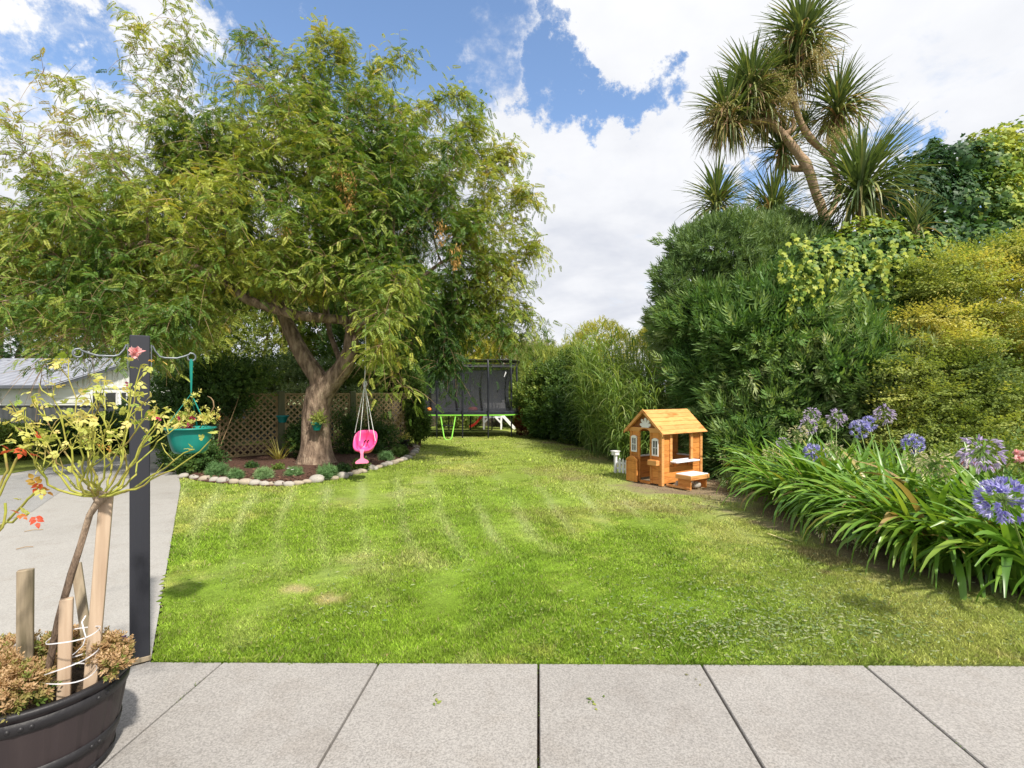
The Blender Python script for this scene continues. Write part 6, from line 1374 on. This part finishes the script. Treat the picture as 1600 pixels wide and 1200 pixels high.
b = MB(); b.lathe([(pr * .885, pz - .029), (pr * .5, pz - .02), (.001, pz - .015)], pcn, 24); b.build('potting_soil', M['soil'], pt)
j = at(304, 615, hk.y); j.y = hk.y; j.x = hk.x
b = MB(); b.tube([hk + UP * .012, hk - UP * .01, hk - UP * .06, j], [.008, .011, .009, .004], 8); b.build('hanger_hook', M['teal'], t)
for k_ in range(3):
    a = math.radians(-150 + 120 * k_ + 15); e_ = pcn + Vector((pr * .99 * math.cos(a), pr * .99 * math.sin(a), pz - .004)); b = MB(); b.bar(j, e_, .007, .003); b.build('hanger_strap', M['teal'], t)
pl = Vector((pcn.x, pcn.y, pz))
t = thing('potted_geranium', 'straggly yellow green plant with crimson flowers in the teal hanging pot', 'plant', pl - UP * .02)
nb = NB(); sb = NB(); r = np.random.default_rng(91); tips = [(-.10, -.03, .03), (-.06, -.05, .05), (-.03, .02, .09), (.0, -.03, .15), (.02, 0, .19), (.05, -.04, .06), (.08, -.02, .07), (.10, 0, .09), (.13, -.01, .09), (.12, -.05, .04), (.03, -.06, .04), (-.08, .04, .06), (.0, -.09, .0), (-.05, -.1, .0), (.15, -.02, .06)]
for d_ in tips:
    e_ = np.array(pl) + np.array(d_); b0 = np.array(pl) + np.array([d_[0] * .45, d_[1] * .4, -.015]); m_ = (b0 + e_) / 2 + r.normal(0, .012, 3); sb.sticks(np.array([b0, m_]), np.array([m_, e_]), .0025, .0018)
    k = 9; P_ = e_ + r.normal(0, .016, (k, 3)); nb.scatter(tpl_sprig(5, .028, .018, .02, .3, 1, 1.2), P_, frames(unit(r.normal(size=(k, 3)) + [0, 0, .4]), roll=r.uniform(-3, 3, k)), r.uniform(.5, 1.1, k), np.clip(r.normal(.35, .2, k), 0, .9))
nb.build('foliage', M['rosel'], t); sb.build('stem', M['cane'], t)
nb = NB(); k = 40; nb.ribbons(np.array(pl) + r.normal(0, .012, (k, 3)) * [1, 1, .2] + [0, -.02, -.01], r.uniform(0, 6.28, k), r.uniform(.5, 1.4, k), r.uniform(.1, .5, k), r.uniform(.03, .06, k), np.full(k, .006), 3, r.uniform(0, .4, k), taper=.5); nb.build('crimson_leaves', M['magenta'], t)
for c_ in ((-.035, -.05, .055), (.045, -.05, .06)): blooms(t, [pl + Vector(c_)], .016, 'magenta', 14)
b = MB(); q0 = pl + Vector((.09, 0, .05)); b.tube([q0, q0 + Vector((.04, 0, .04)), q0 + Vector((.06, 0, .08)), q0 + Vector((.055, 0, .115)), q0 + Vector((.04, 0, .135)), q0 + Vector((.02, 0, .145))], [.003, .003, .0035, .004, .003, .002], 6); b.build('dry_stem', M['twig'], t)

# ------------------------------------------------------------------ half barrel planter
BC = Vector((-1.985, 2.145, 0)); RT, RB_, HB = .315, .235, .415
t = thing('barrel_planter', 'dark brown half barrel planter with black hoops on the patio', 'planter', BC)
def rz_(z): f = z / HB; return RB_ + (RT - RB_) * (f ** .8)
b = MB(); ns_ = 18; V = []; per = 6
rowz = [0, .06, .12, .2, .28, .36, HB - .012]
for z in rowz:
    for s_ in range(ns_):
        for k_ in range(per):
            a = 2 * PI * (s_ + (k_ / (per - 1)) * .985 + .0075) / ns_; dr = -.004 if k_ in (0, per - 1) else 0; V.append(BC + Vector(((rz_(z) + dr) * math.cos(a), (rz_(z) + dr) * math.sin(a), z)))
n = ns_ * per; b.add(V, [(i * n + k_, i * n + (k_ + 1) % n, (i + 1) * n + (k_ + 1) % n, (i + 1) * n + k_) for i in range(len(rowz) - 1) for k_ in range(n)])
b.build('staves', M['barrel'], t)
b = MB(); b.lathe([(RT - .006, HB - .02), (RT + .010, HB - .018), (RT + .012, HB - .004), (RT + .006, HB + .004), (RT - .010, HB + .004), (RT - .014, HB - .004), (RT - .02, HB - .10), (RT - .05, HB - .2)], BC, 72); b.build('rim', M['hoop'], t)
for z, h_ in ((HB - .085, .05), (.13, .045), (.02, .04)):
    b = MB(); b.lathe([(rz_(z) + .0, z), (rz_(z) + .006, z + .002), (rz_(z + h_) + .006, z + h_ - .002), (rz_(z + h_) - .001, z + h_)], BC, 72); hp = b.build('hoop', M['hoop'], t)
    b = MB()
    for a in (-1.1, -.98, -.2, -.08, 5.4): b.lathe([(.009, 0), (.008, .004), (.001, .006)], (0, 0, 0), 10); mm = Matrix.Translation(BC + Vector(((rz_(z + h_ / 2) + .006) * math.cos(a), (rz_(z + h_ / 2) + .006) * math.sin(a), z + h_ / 2))) @ Matrix.Rotation(a, 4, 'Z') @ Matrix.Rotation(PI / 2, 4, 'Y'); nvv = 30; b.v[-nvv:] = [tuple(mm @ Vector(p_)) for p_ in b.v[-nvv:]]
    b.build('rivets', M['hoop'], hp)
b = MB(); nr = 40; V = [BC + Vector((0, 0, HB - .07))]
for i in range(1, 9):
    for k_ in range(nr): rr_ = (RT - .02) * i / 8; V.append(BC + Vector((rr_ * math.cos(2 * PI * k_ / nr), rr_ * math.sin(2 * PI * k_ / nr), HB - .085 + random.uniform(-.012, .012))))
b.add(V, [(0, 1 + k_, 1 + (k_ + 1) % nr) for k_ in range(nr)] + [(1 + (i - 1) * nr + k_, 1 + (i - 1) * nr + (k_ + 1) % nr, 1 + i * nr + (k_ + 1) % nr, 1 + i * nr + k_) for i in range(1, 8) for k_ in range(nr)]); b.build('planting_soil', M['soil'], t)
def stake(label, bx, by, Y0, tx, ty, Y1, w, d, mat, group='wooden stakes in the barrel'):
    a, e = at(bx, by, Y0), at(tx, ty, Y1); dr = (e - a).normalized(); a = a - dr * .08; b = MB(); L_ = (e - a).length
    b.box((0, 0, L_ / 2), (w, d, L_), None, .0025)
    z = dr; x = Vector((.85, .53, 0)); x = (x - z * x.dot(z)).normalized(); y = z.cross(x)
    b.xform(Matrix.Translation(a) @ Matrix((x, y, z)).transposed().to_4x4())
    return tag(b.build('wooden_stake', M[mat]), label, 'stake', group)
stake('tall pale wooden stake behind the rose trunk, reaching the rose crown', 143, 1055, 2.12, 167, 768, 2.14, .046, .038, 'stake')
stake('short wooden stake in front of the rose trunk', 100, 1080, 2.05, 104, 935, 2.05, .042, .03, 'stake')
stake('short wooden stake leaning left, behind the tall pale stake', 136, 1000, 2.25, 119, 880, 2.28, .036, .03, 'stakeold')
stake('weathered mossy stake standing apart at the left of the barrel', 39, 1046, 2.20, 40, 890, 2.20, .054, .028, 'stakeold')
# ties
def loop(label, cx_, cy_, Y, rx, ry, tilt_=0, name='tie_band'):
    c = at(cx_, cy_, Y); b = MB(); n = 28; P_ = [c + Vector((rx * math.cos(2 * PI * k_ / n), ry * math.sin(2 * PI * k_ / n), tilt_ * rx * math.cos(2 * PI * k_ / n) + .003 * math.sin(6 * PI * k_ / n))) for k_ in range(n + 1)]
    for p_, q2 in zip(P_[:-1], P_[1:]): b.bar(p_, q2, .0012, .0042)
    return tag(b.build(name, M['tie']), label, 'tie', 'white plastic ties around the stakes')
loop('white tie looped highest around the stakes and rose trunk', 115, 992, 2.04, .088, .075, .12); loop('white tie wound low around the stakes near the soil', 105, 1052, 2.05, .10, .08, -.05); loop('slanting white tie between the middle and lowest ties', 108, 1035, 2.06, .10, .08, .35)
b = MB(); P_ = [at(134, 962, 2.0), at(128, 972, 1.98), at(131, 985, 1.97), at(134, 995, 1.97), at(130, 1008, 1.97), at(120, 1018, 1.97), at(114, 1023, 1.98)]
for p_, q2 in zip(P_[:-1], P_[1:]): b.bar(p_, q2, .004, .002)
tag(b.build('tie_tail', M['tie']), 'loose white tie end curling between the stakes', 'tie', 'white plastic ties around the stakes')

# ------------------------------------------------------------------ standard roses
def leafset(nb, e, k, r_, sz, tn=(.35, .22)):
    P_ = e + r_.normal(0, .018, (k, 3)); nb.scatter(ROSE, P_, frames(unit(r_.normal(size=(k, 3)) * [1, 1, .5] + [0, 0, -.05]), roll=r_.normal(0, .7, k)), r_.uniform(.6, 1.15, k) * sz, np.clip(r_.normal(tn[0], tn[1], k), 0, 1))
lp = []
for tt_, sg in ((.35, 1), (.35, -1), (.68, 1), (.68, -1), (1, 0)):
    v, f = one_leaf(.42, .27, .25, 2, .12); v = rot(v, 'X', random.uniform(-.3, .3)); v = rot(v, 'Z', sg * 1.0); v = v + np.array([tt_ * .6, 0, -.1 * tt_ * tt_]); lp.append((v, f))
ROSE = join(lp)
r = np.random.default_rng(123)
kn = at(157, 778, 2.1)
t = thing('standard_rose', 'standard rose with bare mossy canes and yellowing leaves growing in the barrel', 'rose', (at(72, 1058, 2.05).x, 2.05, HB - .08))
b = MB(); b.tube([at(68, 1075, 2.04), at(76, 1045, 2.04), at(92, 965, 2.05), at(112, 895, 2.07), at(125, 855, 2.08), at(140, 805, 2.09), kn], [.015, .0135, .0125, .0135, .012, .012, .016], 10); b.build('trunk', M['bark'], t)
b = MB(); b.lathe([(.001, -.03), (.018, -.02), (.027, 0), (.022, .02), (.001, .03)], kn, 12); b.build('graft_knot', M['bark'], t)
cn = MB(); nb = NB()
canes = [(85, 700, 30, 640, 1.95), (70, 720, 62, 655, 2.2), (110, 690, 85, 600, 2.0), (120, 700, 110, 560, 2.25), (135, 690, 125, 640, 1.9), (140, 680, 150, 600, 2.1), (160, 690, 165, 590, 2.3), (150, 700, 185, 640, 1.95), (190, 690, 222, 570, 2.15), (185, 700, 205, 610, 2.3), (200, 700, 250, 655, 2.2), (215, 700, 262, 640, 2.0), (230, 740, 300, 700, 2.15), (235, 760, 330, 690, 2.0), (200, 720, 280, 665, 2.35), (105, 740, 20, 660, 2.3), (60, 700, 40, 690, 1.85), (150, 730, 140, 660, 1.9), (90, 690, 55, 620, 2.3), (175, 705, 240, 640, 1.9)]
for mx_, my_, ex_, ey_, Y in canes:
    m1, e_ = at(mx_, my_, (Y + 2.1) / 2), at(ex_, ey_, Y); k0 = kn + Vector((random.uniform(-.02, .02), random.uniform(-.02, .02), .005))
    ctl = kn + Vector(((mx_ - 157) / 800 * 1.6, (Y - 2.1) * .5, .015 + random.uniform(0, .02))); n = 12; pts = []
    for i in range(n + 1):
        s = i / n; p_ = (1 - s) ** 3 * k0 + 3 * s * (1 - s) ** 2 * ctl + 3 * s * s * (1 - s) * m1 + s ** 3 * e_; w_ = .006 * (s > .1); pts.append(p_ + Vector((r.normal() * w_, r.normal() * w_, r.normal() * w_ * .6)))
    cn.tube(pts, list(np.linspace(.0054, .002, n + 1)), 6); leafset(nb, np.array(e_), 4 if ex_ < 255 else 2, r, .058)
    for q in range(int(r.integers(3, 6)) if ex_ < 255 else 1):
        i = int(r.integers(5, n)); a = pts[i]; d_ = Vector((r.normal() * .6, r.normal() * .5, abs(r.normal()) * .6 + .35)).normalized(); L_ = r.uniform(.05, .13); m_ = a + d_ * L_ * .5 + Vector((r.normal() * .01, 0, .01)); e2_ = a + d_ * L_ + Vector((0, 0, .02))
        cn.tube([a, m_, e2_], [.0026, .0022, .0013], 5); leafset(nb, np.array(e2_), int(r.integers(0, 4)), r, .05)
        if r.uniform() < .4: leafset(nb, np.array(m_), 1, r, .045)
cn.build('canes', M['cane'], t); nb.build('foliage', M['rosel'], t)
blooms(t, [at(214, 552, 2.12)], .03, 'pinkf', 22); blooms(t, [at(247, 655, 2.0), at(198, 600, 2.1)], .011, 'magenta', 8)
r = np.random.default_rng(321)
t = thing('standard_rose', 'second rose reaching in from the left edge with a few red tinged leaves', 'rose', at(-60, 1070, 2.0))
kn2 = at(-70, 880, 1.8); b = MB(); b.tube([at(-50, 1080, 2.0), at(-62, 980, 1.9), kn2], [.014, .012, .014], 8); b.build('trunk', M['bark'], t)
cn = MB(); nb = NB()
for pts_, lv in (([(-60, 870, 1.8), (0, 822, 1.75), (35, 790, 1.72), (60, 762, 1.7)], [(60, 762), (68, 756)]), ([(-60, 860, 1.8), (0, 770, 1.8), (25, 720, 1.8), (52, 690, 1.8)], [(52, 690), (30, 705), (12, 700)]), ([(-50, 880, 1.75), (4, 822, 1.7), (9, 800, 1.7), (8, 783, 1.7)], [(8, 783)]), ([(-50, 860, 1.8), (0, 758, 1.85), (12, 735, 1.85), (6, 702, 1.85)], [(6, 700), (0, 690)]),
                 ([(0, 822, 1.75), (30, 808, 1.7), (45, 802, 1.7)], [(45, 803), (33, 801)])):
    P_ = [at(*q) for q in pts_]; cn.tube([P_[0]] + [a + (e_ - a) * f + Vector((0, 0, r.normal() * .004)) for a, e_ in zip(P_[:-1], P_[1:]) for f in (.33, .66, 1)], .004, 6)
    for q in lv: leafset(nb, np.array(at(q[0], q[1], pts_[-1][2])), 2, r, .05, (.55, .35))
cn.build('canes', M['cane'], t); nb.build('foliage', M['roser'], t)
# bedding plants in the barrel
def bed(label, blobs, n, seed_mean=.65):
    return plant('bedding_plant', label, 'plant', blobs, n, tpl_sprig(9, .022, .012, .03, .3, 1, 1.0), 1.0, 'pansy', 'bedding plants in the barrel', shell=.55, mean=seed_mean, amp=.15, sd=.2, up=.9, r0=.003, top=.5, lump=.2, ns=14, base=(blobs[0][0], blobs[0][1], .36))
bed('tan and green clump filling the left front of the barrel', [B(30, 1075, 1.95, .085, .09, .06), B(-10, 1060, 2.0, .09, .09, .07), B(55, 1058, 2.05, .05, .06, .04)], 620)
bed('tan clump at the photo edge behind the weathered stake', [B(10, 1022, 2.25, .09, .07, .05), B(45, 1025, 2.3, .05, .05, .04)], 330)
bed('tan topped green clump at the right rim of the barrel', [B(172, 1015, 2.18, .055, .06, .06), B(150, 1020, 2.22, .045, .06, .06), B(180, 1035, 2.12, .035, .05, .035)], 430)
bed('tan clump behind the stakes in the middle of the barrel', [B(98, 1005, 2.3, .06, .06, .06), B(120, 1012, 2.28, .045, .05, .05)], 320)
c = at(195, 996, 2.2); t = thing('violet_flower', 'single dark violet bloom at the right rim of the barrel', 'flower', c); nb = NB(); a = np.linspace(0, 2 * PI, 6)[:-1]; nb.scatter(one_leaf(.016, .014, .1, 1), np.tile(np.array([tuple(c)]), (5, 1)), frames(np.stack([np.cos(a), a * 0 - .3, np.sin(a)], -1)), np.ones(5), np.zeros(5)); nb.build('petals', foliage_mat('deepviolet', [(0, (.04, .015, .16)), (1, (.08, .03, .25))], .1), t)
